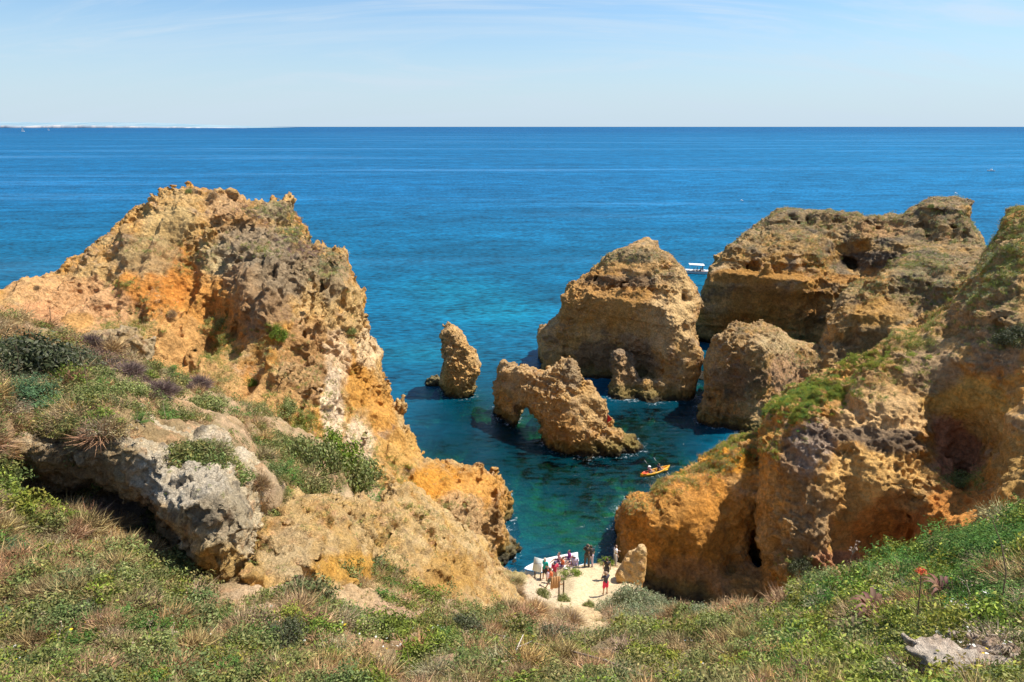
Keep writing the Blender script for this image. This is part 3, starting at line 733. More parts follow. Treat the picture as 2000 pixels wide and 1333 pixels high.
    fm = nd('ShaderNodeMapRange', n); l.new(fa.outputs[0], fm.inputs['Value']); fm.inputs['From Min'].default_value = .735; fm.inputs['From Max'].default_value = .83; fm.inputs['To Max'].default_value = .8
    fd = nd('ShaderNodeBsdfDiffuse', n); fd.inputs['Color'].default_value = (.62, .68, .70, 1)
    mx3 = nd('ShaderNodeMixShader', n); l.new(fm.outputs[0], mx3.inputs[0]); l.new(mx2.outputs[0], mx3.inputs[1]); l.new(fd.outputs[0], mx3.inputs[2])
    l.new(mx3.outputs[0], out.inputs['Surface'])
    return m
M_SEA = water_mat()
ys = np.r_[np.arange(20, 200, 1.2), np.geomspace(200, 45000, 150)]
us = np.linspace(-2.2, 2.2, 300)
YY, UU = np.meshgrid(ys, us, indexing='ij')
SV = np.stack([UU * np.maximum(YY, 40), YY, np.zeros_like(YY)], -1).reshape(-1, 3)
nr, ncl = len(ys), len(us)
ii = np.arange((nr - 1) * ncl).reshape(nr - 1, ncl)[:, :-1].ravel()
SQ = np.stack([ii, ii + 1, ii + ncl + 1, ii + ncl], 1)
px, py, _ = proj(SV)
nn = fbm(SV, 22, 4, .55, seed=50); nn2 = fbm(SV, 6, 4, .55, seed=51)
deep = C3((.004, .088, .205)); near = C3((.0012, .078, .150)); turq = C3((.002, .135, .190)); navy = C3((.0015, .066, .175))
t = sstep(90, 420, YY.ravel())
c = lerp(near + np.zeros_like(SV), deep, t)
c = lerp(c, C3((.007, .112, .245)), sstep(-.3, .8, (px - 1000) / 1000) * t * .8)
c = lerp(c, navy, sstep(600, 6000, YY.ravel()) * .8)
def zz_(x, y, rx, ry): return np.exp(-(((px - x) / rx) ** 2 + ((py - y) / ry) ** 2))
tq = .75 * zz_(940, 600, 130, 36) + .9 * zz_(790, 690, 130, 22) + .5 * zz_(880, 560, 90, 20) + .35 * zz_(1000, 620, 60, 30) + .5 * zz_(1390, 560, 40, 20)
c = lerp(c, turq, np.clip(tq * (1 + nn * .8 + nn2 * .4), 0, 1) * .42)
clr = 1.0 * zz_(900, 860, 110, 110) + 1.0 * zz_(1100, 960, 200, 110) + .95 * zz_(1290, 815, 110, 60) + .9 * zz_(1060, 850, 110, 60) + .9 * zz_(1370, 740, 40, 60) + .8 * zz_(1200, 900, 150, 60) + .5 * zz_(1150, 1060, 140, 60)
clr = np.clip(clr, 0, 1) * np.clip(.78 + nn2 * .5 + nn * .4, 0, 1)
c = lerp(c, C3((.0008, .055, .068)), np.clip(clr * 1.3, 0, 1) * .75)
c = c * (1 + (nn2 * .28 + nn * .2) * (1 - t))[:, None]
sea = mesh_np('sea', SV, SQ, M_SEA, c)
wl_ = np.concatenate([q[1][(np.abs(q[1][:, 2]) < .25)][::3] for q in (cliffA, cliffF, cliffD, cliffE, stB, stC, stA, stN)])[:, :2].astype(np.float32)
nearrow = np.nonzero((SV[:, 1] < 125) & (px > -100) & (px < 2100))[0]
wash = np.zeros(len(SV), np.float32)
for k0 in range(0, len(nearrow), 1500):
    q = nearrow[k0:k0 + 1500]; a_ = SV[q][:, :2].astype(np.float32)
    wash[q] = np.exp(-np.sqrt(((a_[:, None] - wl_[None]) ** 2).sum(-1).min(1)) / 1.0)
for nm, val in (('clear', np.clip(clr, 0, .9)), ('far', t), ('wash', wash)):
    a = sea.data.attributes.new(nm, 'FLOAT', 'POINT'); a.data.foreach_set('value', val.astype(np.float32))
tag(sea, kind='structure')
# sea bed with reefs and sand
gx = np.arange(-45, 75, .7); gy = np.arange(34, 125, .7)
X, Yg = np.meshgrid(gx, gy, indexing='ij'); BV = np.stack([X, Yg, np.zeros_like(X)], -1).reshape(-1, 3)
r1 = fbm(BV, 9, 4, .55, seed=60); r2 = fbm(BV, 2.6, 4, .6, 'b', seed=61)
reef = sstep(.0, .35, r1 + .5 * (r2 - .4))
BV[:, 2] = -2.6 + reef * 1.5 * (.4 + r2)
bc = lerp(C3((.50, .50, .24)) + np.zeros_like(BV), C3((.045, .07, .035)), sstep(.1, .55, reef + .3 * fbm(BV, 1.0, 3, seed=62)))
ii = np.arange((len(gx) - 1) * len(gy)).reshape(len(gx) - 1, len(gy))[:, :-1].ravel()
bed = mesh_np('sea_bed', BV, np.stack([ii, ii + len(gy), ii + len(gy) + 1, ii + 1], 1), M_ROCK, bc, smooth=True)
tag(bed, kind='structure')

# ------------------------------------------------------------------ distant coast
cx = np.linspace(-12500, -5200, 260)
prof = np.array([[-12500, 62], [-10900, 66], [-10300, 58], [-9500, 66], [-8600, 60], [-7800, 58], [-7000, 44], [-6300, 22], [-5700, 10], [-5200, 2]], float)
hz = np.interp(cx, prof[:, 0], prof[:, 1])
P3 = np.stack([cx, cx * 0, cx * 0], 1)
hz = hz * 1.85 * (1 + .16 * fbm(P3, 420, 3, seed=70))
cl_ = np.minimum(hz * .42, 46) * (1 + .5 * fbm(P3, 260, 3, seed=71))
rows = [(0, -1, 0), (0, 0, 0), (20, None, .92), (60, None, 1.0), (700, 'm', .55), (1500, 'h', 1.0), (3200, 'h', .8), (4200, -1, 0)]
CV = []; CC = []
for (dy_, kz, q) in rows:
    if kz is None: z = cl_ * q
    elif kz == 'm': z = cl_ + (hz - cl_) * q
    elif kz == 'h': z = hz * q
    else: z = cx * 0 + kz
    y = 14000 + dy_ + 160 * fbm(P3, 900, 3, seed=72)
    CV.append(np.stack([cx, y, z], 1))
    nzc = fbm(P3 + [0, dy_, 0], 120, 3, .7, seed=73)
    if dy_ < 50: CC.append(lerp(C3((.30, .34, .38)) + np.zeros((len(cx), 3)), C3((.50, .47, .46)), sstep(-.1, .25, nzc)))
    else: CC.append(lerp(C3((.15, .24, .30)) + np.zeros((len(cx), 3)), C3((.24, .31, .34)), sstep(-.2, .3, nzc)))  # blue-grey land: distance haze is put into these colours
CV = np.concatenate(CV); CC = np.concatenate(CC); m_ = len(cx)
ii = np.concatenate([np.arange(r * m_, r * m_ + m_ - 1) for r in range(len(rows) - 1)])
M_COAST = leaf_mat('coast_land', 0, .95)
coast = mesh_np('coast', CV, np.stack([ii, ii + 1, ii + m_ + 1, ii + m_], 1), M_COAST, CC)
tag(coast, kind='structure')

# ------------------------------------------------------------------ foreground slope (one terrain sheet)
G_pts = [(0, 1333, 7.2), (400, 1333, 7.2), (800, 1333, 7.2), (1000, 1333, 7.0), (1400, 1333, 5.8), (1700, 1333, 4.4), (2000, 1333, 3.6), (2300, 1333, 3.2), (-300, 1333, 7),
         (0, 1200, 9.2), (400, 1200, 9.8), (700, 1220, 10.5), (900, 1230, 12), (1000, 1260, 12), (1050, 1290, 10.5), (1100, 1250, 15), (1000, 1210, 17), (1200, 1250, 15), (1250, 1300, 9),
         (1250, 1200, 27), (1170, 1215, 27), (1400, 1250, 11.5), (1400, 1205, 19), (1500, 1195, 17), (1600, 1145, 14.5), (1600, 1210, 9.5), (1800, 1090, 11.5), (1800, 1200, 6.2), (1700, 1160, 9.5),
         (2000, 1030, 9.5), (2000, 1150, 5.8), (1900, 1100, 8.2), (2300, 950, 8), (1320, 1200, 25), (1500, 1260, 8.5),
         (1183, 1162, 36.3), (1120, 1140, 37.5), (1180, 1110, 41), (1060, 1130, 40), (1070, 1175, 34.5), (1150, 1195, 32), (1000, 1130, 37), (1230, 1140, 38), (1240, 1165, 35),
         (0, 1000, 13), (-200, 1000, 13), (250, 1110, 11.5), (100, 1100, 11), (400, 1190, 10.5), (0, 620, 26), (-200, 620, 24), (100, 760, 18.5), (150, 850, 15.2), (0, 860, 14.6), (200, 720, 23), (300, 800, 19), (500, 900, 21), (400, 775, 29),
         (200, 805, 16.2), (280, 805, 17.4), (340, 840, 17.6), (400, 852, 17.9), (455, 880, 17.8), (510, 915, 17.6), (250, 1000, 16.4), (150, 960, 16.4), (350, 1080, 15.4), (430, 1130, 14.4), (60, 950, 16.4), (-200, 950, 16.2), (-200, 860, 14.4),
         (600, 1000, 20), (600, 1150, 13.5), (700, 1110, 19), (650, 930, 25), (800, 1060, 25), (800, 1160, 18), (950, 1190, 24), (550, 830, 34), (700, 950, 29), (850, 1050, 30), (500, 1180, 11.5),
         (500, 1060, 17)]
Gf = tps(G_pts, 3e-4)
crest = np.array([(-600, 575), (-300, 600), (0, 612), (100, 640), (200, 672), (300, 722), (400, 762), (500, 800), (560, 826), (640, 872), (750, 962), (850, 1030), (950, 1090),
                  (1000, 1122), (1030, 1128), (1060, 1122), (1090, 1115), (1130, 1108), (1170, 1102), (1205, 1098), (1235, 1110), (1260, 1160), (1300, 1185), (1400, 1197), (1500, 1187), (1600, 1137),
                  (1700, 1110), (1800, 1085), (1900, 1050), (2000, 1024), (2300, 950), (2700, 860)], float)
NC, NRW, NSK = 900, 620, 24
gpx = np.linspace(-500, 2500, NC)
cy = np.interp(gpx, crest[:, 0], crest[:, 1])
tt = np.linspace(0, 1, NRW) ** 1.0
GPX = np.repeat(gpx[:, None], NRW, 1)
GPY = cy[:, None] + (1480 - cy[:, None]) * tt[None]
GYI = Img(Gf, -520, 2520, 540, 1500, 5)
GYD = GYI(GPX, GPY)
S = W(GPX, GPY, GYD)                     # (NC,NRW,3) bare terrain
def grnoise(P, Y):
    n = fbm(P, 2.4, 3, .5, seed=80) * .30 + (fbm(P, .9, 4, .6, 'b', seed=81) - .4) * .30 + fbm(P, .2, 3, .6, seed=82) * .04
    return n
flat = np.exp(-(((GPX - 1160) / 85) ** 2 + ((GPY - 1150) / 42) ** 2) ** 2)     # trodden sand of the viewpoint
damp = (1 - .93 * flat) * (.25 + .75 * sstep(2.5, 9, GYD))
damp = np.maximum(damp, .25 * (1 - flat))
S[..., 2] += grnoise(S, GYD) * damp
# behind the crest the ground goes on and falls away
sk = []
dirv = S[:, 0] - np.array([0, 0, CAMZ]); dirv[:, 2] = 0; dirv /= np.linalg.norm(dirv, axis=1)[:, None]
for k in range(1, NSK + 1):
    f = k / NSK
    out_ = 14 * f ** 1.6; drop = 1.1 * out_ * (1 + out_ * .22)
    q = S[:, 0] + dirv * out_; q[:, 2] = S[:, 0, 2] - drop + fbm(q, 1.5, 3, seed=83) * .3 * f
    sk.append(q)
S2 = np.concatenate([np.stack(sk[::-1], 1), S], 1)
nrr = NRW + NSK
GV = S2.reshape(-1, 3)
ii = (np.arange(NC - 1)[:, None] * nrr + np.arange(nrr - 1)[None]).ravel()
GQ = np.stack([ii, ii + 1, ii + nrr + 1, ii + nrr], 1)
GN = normals(GV, GQ)
gpx_, gpy_, _ = proj(GV)
n1 = fbm(GV, 1.6, 4, .55, seed=84); n2 = fbm(GV, .45, 4, .6, seed=85)
gc = lerp(C3(SOIL) + np.zeros_like(GV), C3((.50, .33, .19)), sstep(-.3, .3, n1))
gc = lerp(gc, C3((.17, .15, .065)), sstep(-.1, .35, n2 + .2) * .55)
gz = [(620, 985, 130, 30, (.56, .40, .23), .8), (520, 940, 40, 30, (.5, .36, .22), .6), (1160, 1150, 110, 48, (.62, .49, .30), 1), (1150, 1205, 45, 25, (.58, .42, .23), 1), (1060, 1150, 40, 30, (.60, .47, .32), .9), (1860, 1320, 140, 60, (.52, .34, .21), .9), (1000, 1130, 30, 18, (.42, .34, .15), .7),
      (800, 1210, 140, 50, (.52, .33, .20), .8), (950, 1260, 100, 40, (.48, .28, .17), .7), (560, 1170, 130, 40, (.60, .42, .25), .8), (700, 1130, 60, 60, (.56, .38, .2), .8), (150, 1120, 130, 60, (.42, .22, .13), .7), (60, 1000, 80, 50, (.36, .20, .12), .7), (300, 1000, 160, 70, (.24, .19, .16), .8),
      (1750, 1180, 240, 90, (.12, .13, .05), .6), (1300, 1290, 200, 40, (.22, .19, .09), .6), (300, 740, 120, 30, (.34, .26, .13), .5), (1700, 1150, 300, 60, (.13, .14, .05), .6)]
gc = paint(gc, GV, gpx_, gpy_, gz, .35, 1.0)
ground = mesh_np('ground', GV, GQ, M_SOIL, gc, smooth=True)
tag(ground, kind='structure')
def gpt(px, py, lift=0.0):
    """the point of the slope seen at (px,py)"""
    i = np.clip((np.asarray(px, float) + 500) / 3000 * (NC - 1), 0, NC - 1.001); ii_ = i.astype(int); f = i - ii_
    c_ = np.interp(px, crest[:, 0], crest[:, 1])
    j = np.clip((np.asarray(py, float) - c_) / (1480 - c_) * (NRW - 1), 0, NRW - 1.001); jj = j.astype(int); g = j - jj
    f = f[..., None]; g = g[..., None]
    p = (S[ii_, jj] * (1 - f) + S[ii_ + 1, jj] * f) * (1 - g) + (S[ii_, jj + 1] * (1 - f) + S[ii_ + 1, jj + 1] * f) * g
    return p + np.array([0, 0, lift])

# ------------------------------------------------------------------ near rocks standing out of the slope
def colP(V, N, px, py, dsp):
    c = base_rock(V, N, px, py, dsp, (.56, .46, .31), (.66, .57, .42), .25, (.58, .51, .41), .9)
    n = fbm(V, .35, 4, .65, seed=90)
    c = lerp(c, C3((.13, .115, .095)), sstep(.05, .30, n) * .85)
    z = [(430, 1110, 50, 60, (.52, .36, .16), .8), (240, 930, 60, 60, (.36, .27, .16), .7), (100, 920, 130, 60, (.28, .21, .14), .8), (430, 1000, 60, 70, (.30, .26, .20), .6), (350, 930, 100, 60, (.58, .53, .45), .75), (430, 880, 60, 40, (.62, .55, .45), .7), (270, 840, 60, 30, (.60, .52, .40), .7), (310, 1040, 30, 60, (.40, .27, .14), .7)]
    return paint(c, V, px, py, z, .5, .5)
P_out = [(-400, 850), (0, 862), (150, 862), (200, 850), (215, 818), (255, 798), (285, 800), (300, 840), (360, 855), (395, 850), (420, 855), (455, 885), (490, 905), (500, 925), (505, 960), (510, 1030), (480, 1090), (455, 1120), (440, 1128), (415, 1120), (380, 1090), (350, 1065), (325, 1030),
         (300, 985), (265, 965), (200, 945), (100, 950), (0, 955), (-400, 960)]
P_dep = [(-300, 870, 15.0), (-300, 955, 15.7), (0, 875, 15.0), (0, 950, 15.7), (100, 950, 15.5), (100, 880, 15.0), (200, 870, 15.1), (200, 935, 15.1), (260, 805, 17), (300, 860, 15.6), (280, 910, 14.5), (300, 965, 13.9), (350, 900, 14.9), (400, 960, 13.3), (400, 860, 16.3), (380, 1040, 12.8), (440, 1110, 12.6), (430, 1050, 12.7), (480, 920, 16), (490, 1000, 14.5), (470, 1070, 13.5)]
Pr = Comp(P_out, P_dep, 2.4, .45)
outcrop = solid('limestone_outcrop', [Pr], ((-19, -4.2), (11.8, 20.5), (22.5, 29)), .065, M_NEAR, colP, big=(1.8, .22), mid=(.7, .13), joint=.12, fine=((.3, .09), (.13, .05)), sub=0, smooth_it=1, k=.1)
tag(outcrop[0], 'pale grey pitted limestone outcrop overhanging a shaded hollow at lower left', 'rock outcrop')
def colK(V, N, px, py, dsp):
    c = base_rock(V, N, px, py, dsp, (.54, .36, .16), (.58, .43, .24), .28, (.44, .36, .25), .8)
    n = fbm(V, .5, 4, .65, seed=91)
    c = lerp(c, C3((.20, .15, .09)), sstep(.15, .42, n) * .6)
    z = [(680, 1110, 80, 30, (.55, .32, .10), .8), (880, 1120, 60, 40, (.42, .26, .10), .7), (560, 1080, 50, 60, (.52, .42, .28), .6)]
    return paint(c, V, px, py, z, .5, .5)
K_out = [(470, 1060), (492, 1005), (520, 970), (560, 955), (600, 968), (650, 975), (700, 978), (740, 992), (760, 968), (790, 958), (830, 978), (860, 1004), (900, 1035), (930, 1060), (955, 1090), (985, 1130), (1015, 1180), (1020, 1215),
         (1000, 1235), (960, 1215), (925, 1205), (880, 1190), (855, 1165), (835, 1185), (810, 1180), (780, 1150), (760, 1115), (740, 1100), (715, 1135), (690, 1165), (655, 1178), (620, 1160), (595, 1172), (560, 1190), (530, 1180), (500, 1165), (480, 1125)]
K_dep = [(500, 1080, 14.6), (550, 970, 18.0), (560, 1100, 14.2), (560, 1170, 12.9), (650, 990, 18.8), (650, 1080, 16.0), (660, 1150, 14.6), (720, 1020, 20), (740, 1080, 19.2), (790, 970, 24), (800, 1080, 20.8), (820, 1170, 17.5), (860, 1040, 24), (860, 1130, 19.6), (930, 1080, 25.5), (930, 1180, 20.5), (1000, 1170, 25), (1000, 1225, 21), (960, 1110, 26.5)]
Kr = Comp(K_out, K_dep, 3.0, .55)
congl = solid('limestone_outcrop', [Kr], ((-9.5, 1.5), (11.2, 30), (11.5, 26)), .11, M_NEAR, colK, big=(1.8, .2), mid=(.8, .24), fine=((.34, .10), (.16, .05)), sub=0, smooth_it=1, k=.1, joint=.14, gully=.1)
tag(congl[0], 'crumbly yellow conglomerate outcrop below the bushes in the lower middle', 'rock outcrop')
# leaning slab beside the viewpoint
SL = Comp([(1205, 1140), (1208, 1115), (1222, 1088), (1240, 1072), (1252, 1064), (1262, 1075), (1263, 1100), (1258, 1140), (1245, 1175), (1215, 1165)],
          [(1210, 1140, 38.2), (1250, 1140, 38), (1250, 1070, 38.6), (1225, 1100, 38.6)], 1.0, .3)
slab = solid('rock_slab', [SL], ((6, 11), (36, 42), (3, 9.5)), .075, M_NEAR, lambda V, N, px, py, d: base_rock(V, N, px, py, d, (.60, .38, .17), (.62, .44, .24), .35, (.5, .42, .3), .9),
             big=(1.5, .08), mid=(.8, .1), fine=((.3, .03), (.15, .02)), sub=0)
tag(slab[0], 'upright golden rock slab leaning at the right edge of the sandy viewpoint', 'rock')
boulder('rock', gpt(1915, 1338) + [0.05, .05, -.02], (.40, .26, .12), 'pale flat stones breaking through the grass in the lower right corner', .03, 4,
        lambda V, N, px, py, d: base_rock(V, N, px, py, d, (.80, .62, .46), (.80, .68, .54), .12, (.72, .62, .52), .4), M_NEAR, fine=((.16, .025), (.07, .012)), mid=(.3, .1))
boulder('rock', gpt(1835, 1290) + [0, 0, .0], (.17, .12, .07), 'small pale stone left of the flat stones, among the grass', .02, 14,
        lambda V, N, px, py, d: base_rock(V, N, px, py, d, (.80, .64, .50), (.80, .68, .55), .12, (.72, .62, .52), .4), M_NEAR, fine=((.12, .02), (.06, .01)), mid=(.2, .06))
boulder('rock', gpt(1285, 1325) + [0, 0, -.02], (.20, .17, .16), 'brown weathered stump of rock at the bottom edge', .025, 15, colK, M_NEAR, fine=((.12, .03), (.06, .015)), mid=(.2, .08))
boulder('rock', gpt(235, 668) + [0, 0, .2], (1.0, .7, .7), 'pale rock standing in the scrub at the foot of the orange slope', .07, 25, colK, M_NEAR)
boulder('rock', gpt(810, 1282) + [0, 0, .03], (.17, .14, .12), 'small pale stone lying in the scrub at bottom centre', .02, 26, colK, M_NEAR, fine=((.1, .02), (.05, .01)), mid=(.2, .05))
boulder('rock', gpt(1965, 1290) + [0, 0, .0], (.20, .12, .06), 'pink-tinged flat stone behind the pale flat stones at right', .014, 24,
        lambda V, N, px, py, d: base_rock(V, N, px, py, d, (.62, .44, .34), (.62, .50, .40), .2, (.6, .52, .45), .4), M_NEAR, fine=((.1, .014), (.05, .008)), mid=(.18, .04))
boulder('rock', gpt(1880, 1272) + [0, 0, .0], (.15, .10, .06), 'pale stone at the upper end of the flat stones at right', .014, 34,
        lambda V, N, px, py, d: base_rock(V, N, px, py, d, (.64, .48, .38), (.64, .54, .44), .2, (.6, .52, .45), .4), M_NEAR, fine=((.1, .014), (.05, .008)), mid=(.18, .04))
for o in (cliffA, cliffF, cliffD, cliffE): tag(o[0], kind='structure')
# ------------------------------------------------------------------ plants
rv = np.random.default_rng(21)
def unit(v): return v / np.maximum(np.linalg.norm(v, axis=-1, keepdims=True), 1e-9)
def blades(base, dirv, length, width, col, bend=.3, two=True):
    """thin tapering blades: base (n,3), direction, length, width -> verts, tris, colours"""
    n = len(base)
    length = np.broadcast_to(length, n)[:, None]; width = np.broadcast_to(width, n)[:, None]
    side = unit(np.cross(dirv, unit(rv.normal(size=(n, 3)))))
    out = unit(rv.normal(size=(n, 3)) * [1, 1, .25]) * bend
    if two:
        mid = base + dirv * length * .55 + out * length * .15
        tip = base + dirv * length + out * length * .6 - np.array([0, 0, .15]) * bend * length
        V = np.stack([base - side * width * .5, base + side * width * .5, mid - side * width * .42, mid + side * width * .42, tip], 1).reshape(-1, 3)
        k = np.arange(n)[:, None] * 5
        T = np.concatenate([k + [0, 1, 3], k + [0, 3, 2], k + [2, 3, 4]])
        Cc = np.repeat(col, 5, 0)
    else:
        tip = base + dirv * length + out * length * .4
        V = np.stack([base - side * width * .5, base + side * width * .5, tip], 1).reshape(-1, 3)
        T = np.arange(n * 3).reshape(-1, 3); Cc = np.repeat(col, 3, 0)
    return V, T, Cc
def leaves(pos, nrm, size, col, asp=.5):
    n = len(pos); size = np.broadcast_to(size, n)[:, None]
    a = unit(np.cross(nrm, unit(rv.normal(size=(n, 3))))); b = np.cross(nrm, a)
    V = np.stack([pos - a * size, pos - b * size * asp, pos + a * size, pos + b * size * asp], 1).reshape(-1, 3)
    k = np.arange(n)[:, None] * 4
    return V, np.concatenate([k + [0, 1, 2], k + [0, 2, 3]]), np.repeat(col, 4, 0)
def join(parts):
    V, T, Cc, o = [], [], [], 0
    for v, t, c in parts:
        V.append(v); T.append(t + o); Cc.append(c); o += len(v)
    return np.concatenate(V), np.concatenate(T), np.concatenate(Cc)
def cvar(n, c, dv=.3, dh=.12):
    c = np.array(c, float)
    k = 1 + rv.uniform(-dv, dv, (n, 1))
    return np.clip(c * k * (1 + rv.uniform(-dh, dh, (n, 3))), .004, .9)
def cmix(n, cols, dv=.3):
    cols = np.array(cols, float)
    return np.clip(cols[rv.integers(0, len(cols), n)] * (1 + rv.uniform(-dv, dv, (n, 1))), .004, .9)
def tube_np(pts, rad, col, sides=5):
    pts = np.array(pts, float); n = len(pts); rad = np.broadcast_to(rad, n)
    t = unit(np.gradient(pts, axis=0)); a = unit(np.cross(t, [.31, .2, .93])); b = np.cross(t, a)
    th = np.arange(sides) / sides * 2 * np.pi
    V = (pts[:, None] + (a[:, None] * np.cos(th)[None, :, None] + b[:, None] * np.sin(th)[None, :, None]) * rad[:, None, None]).reshape(-1, 3)
    T = []
    for i in range(n - 1):
        for j in range(sides):
            p, q = i * sides + j, i * sides + (j + 1) % sides
            T += [(p, q, q + sides), (p, q + sides, p + sides)]
    return V, np.array(T), np.tile(np.array(col, float), (len(V), 1))
G_GREEN = [(.15, .20, .035), (.21, .25, .04), (.10, .145, .022), (.27, .28, .07)]
G_DRY = [(.34, .235, .11), (.24, .155, .08), (.42, .31, .16), (.15, .10, .055)]; G_DRY = [tuple(v * 1.2 for v in c) for c in G_DRY]; G_DRY = [tuple(v * 1.25 for v in c) for c in G_DRY]
G_OLIVE = [(.10, .12, .035), (.13, .14, .05), (.08, .095, .03), (.17, .16, .06)]; G_OLIVE = [tuple(v * 1.5 for v in c) for c in G_OLIVE]; G_OLIVE = [tuple(v * 1.3 for v in c) for c in G_OLIVE]
G_FERN = [(.085, .19, .035), (.13, .25, .045), (.05, .115, .02), (.18, .29, .06)]
G_GREYG = [(.14, .165, .085), (.18, .20, .11), (.10, .125, .06), (.21, .21, .13)]; G_GREYG = [tuple(v * 1.45 for v in c) for c in G_GREYG]; G_GREYG = [tuple(v * 1.2 for v in c) for c in G_GREYG]
G_PURP = [(.13, .085, .08), (.17, .11, .10), (.09, .06, .055), (.20, .15, .11)]; G_PURP = [tuple(v * 1.15 for v in c) for c in G_PURP]
G_YEL = [(.62, .42, .02), (.50, .38, .03), (.58, .48, .05)]
G_DARK = [(.055, .07, .025), (.075, .09, .035), (.10, .11, .05), (.16, .16, .10)]

def tpl_grass(n, h, w, cols, spread=.06, lean=.5):
    b = np.c_[rv.normal(0, spread, (n, 2)), np.zeros(n) - .02]
    d = unit(np.c_[rv.normal(0, lean, (n, 2)), np.ones(n)])
    return blades(b, d, h * rv.uniform(.5, 1.2, n), w, cmix(n, cols), .5)
def tpl_herb(n, r, size, cols, zf=.7):
    p = unit(rv.normal(size=(n, 3))) * (rv.random((n, 1)) ** .5) * r * [1, 1, zf]; p[:, 2] = np.abs(p[:, 2])
    nr_ = unit(p + rv.normal(0, r * .5, (n, 3)) + [0, 0, r * .3])
    return leaves(p, nr_, size * rv.uniform(.6, 1.3, n), cmix(n, cols))
def tpl_frond(n, r, cols, zf=.7, ln=.3, wd=.03, blobs=9):
    ctr = unit(rv.normal(size=(blobs, 3)) + [0, 0, .4]) * [1, 1, zf]; ctr[:, 2] = np.abs(ctr[:, 2])
    k = rv.integers(0, blobs, n)
    p = ctr[k] * r * .72 + rv.normal(0, r * .22, (n, 3)); p[:, 2] = np.abs(p[:, 2])
    d = unit(ctr[k] + rv.normal(0, .6, (n, 3)) + [0, 0, .15])
    return blades(p, d, r * ln * rv.uniform(.6, 1.3, n), r * wd, cmix(n, cols) * (.8 + .3 * rv.random((blobs, 1))[k]), .3, False)
def tpl_umbel(k, m, r, cols, zf=.6, lf=.05, asp=.32):
    """feathery plant: arching fronds with small leaflets set along them"""
    ps = []
    for _ in range(k):
        a = rv.uniform(0, 6.283); el = rv.uniform(.25, 1.35); L = r * rv.uniform(.75, 1.1)
        d = np.array([math.cos(a) * math.cos(el), math.sin(a) * math.cos(el), math.sin(el) * zf + .15])
        t = rv.uniform(.25, 1.0, m)[:, None]; side = np.array([-math.sin(a), math.cos(a), 0])
        p = d * L * t - np.array([0, 0, 1]) * (t ** 2.5) * L * .22 * math.cos(el) + side * rv.normal(0, .12, (m, 1)) * L * (1.15 - t * .5) + rv.normal(0, .03 * r, (m, 3))
        nr_ = unit(rv.normal(0, .5, (m, 3)) + d + [0, 0, .5])
        ps.append(leaves(p, nr_, lf * r * rv.uniform(.5, 1.3, m), cmix(m, cols, .25) * rv.uniform(.75, 1.15), asp))
    V, T, Cc = join(ps); V[:, 2] = np.maximum(V[:, 2], -.02 * r)
    return V, T, Cc
def tpl_twigs(n, r, cols, w=.012, zf=.8):
    d = unit(rv.normal(size=(n, 3)) + [0, 0, .5]) * [1, 1, zf]; d[:, 2] = np.abs(d[:, 2])
    s = rv.random(n) ** .7
    p = d * (s * r * .6)[:, None]
    return blades(p, unit(d + rv.normal(0, .45, (n, 3))), r * rv.uniform(.25, .6, n), w, cmix(n, cols), .5, False)
def tpl_shrub(n, r, leaf, cols, zf=.75, blobs=22, asp=.45):
    ctr = unit(rv.normal(size=(blobs, 3)) + [0, 0, .35]); ctr[:, 2] = np.abs(ctr[:, 2]) * zf
    ctr *= rv.uniform(.55, .85, (blobs, 1)) * r
    k = rv.integers(0, blobs, n)
    q = unit(rv.normal(size=(n, 3)))
    p = ctr[k] + q * r * rv.uniform(.12, .30, (n, 1))
    p[:, 2] = np.maximum(p[:, 2], .01)
    nr_ = unit(q + rv.normal(0, .6, (n, 3)) + [0, 0, .3])
    return leaves(p, nr_, leaf * rv.uniform(.6, 1.3, n), cmix(n, cols) * (.75 + .45 * rv.random((blobs, 1))[k]), asp)
def tpl_stems(n, r, col=(.16, .11, .07), zf=.75, rad=.012):
    ps = []
    for _ in range(n):
        d = unit(rv.normal(size=3) + [0, 0, .6]) * [1, 1, zf]; d[2] = abs(d[2])
        m_ = d * r * .45 + rv.normal(0, r * .06, 3)
        ps.append(tube_np([[0, 0, -.05], m_, d * r * .9], [rad, rad * .7, rad * .3], cvar(1, col)[0], 3))
    return join(ps)

# --- ground cover: counted by nobody, spread with geometry nodes
def make_protos(name, builders):
    col_ = bpy.data.collections.new(name)
    for i, (nm, prt, mat) in enumerate(builders):
        V, T, Cc = prt
        me = mesh_np('%s_leafage' % nm, V, T, mat, Cc, link=False)
        o = bpy.data.objects.new('%02d_%s' % (i, nm), me); col_.objects.link(o)
    return col_
def inst_mat(name, trans, rough):
    m, n, l, b = new_mat(name)
    at = nd('ShaderNodeAttribute', n); at.attribute_name = 'Col'
    ti = nd('ShaderNodeAttribute', n); ti.attribute_name = 'tint'; ti.attribute_type = 'INSTANCER'
    mu = nd('ShaderNodeVectorMath', n, operation='MULTIPLY'); l.new(at.outputs['Color'], mu.inputs[0]); l.new(ti.outputs['Vector'], mu.inputs[1])
    l.new(mu.outputs[0], b.inputs['Base Color']); b.inputs['Roughness'].default_value = rough; b.inputs['Specular IOR Level'].default_value = .2
    tr = nd('ShaderNodeBsdfTranslucent', n); l.new(mu.outputs[0], tr.inputs['Color'])
    ms = nd('ShaderNodeMixShader', n); ms.inputs[0].default_value = trans
    l.new(b.outputs[0], ms.inputs[1]); l.new(tr.outputs[0], ms.inputs[2]); l.new(ms.outputs[0], n['Material Output'].inputs['Surface'])
    return m
M_IG = inst_mat('cover_green', .25, .7); M_ID = inst_mat('cover_dry', .1, .9)
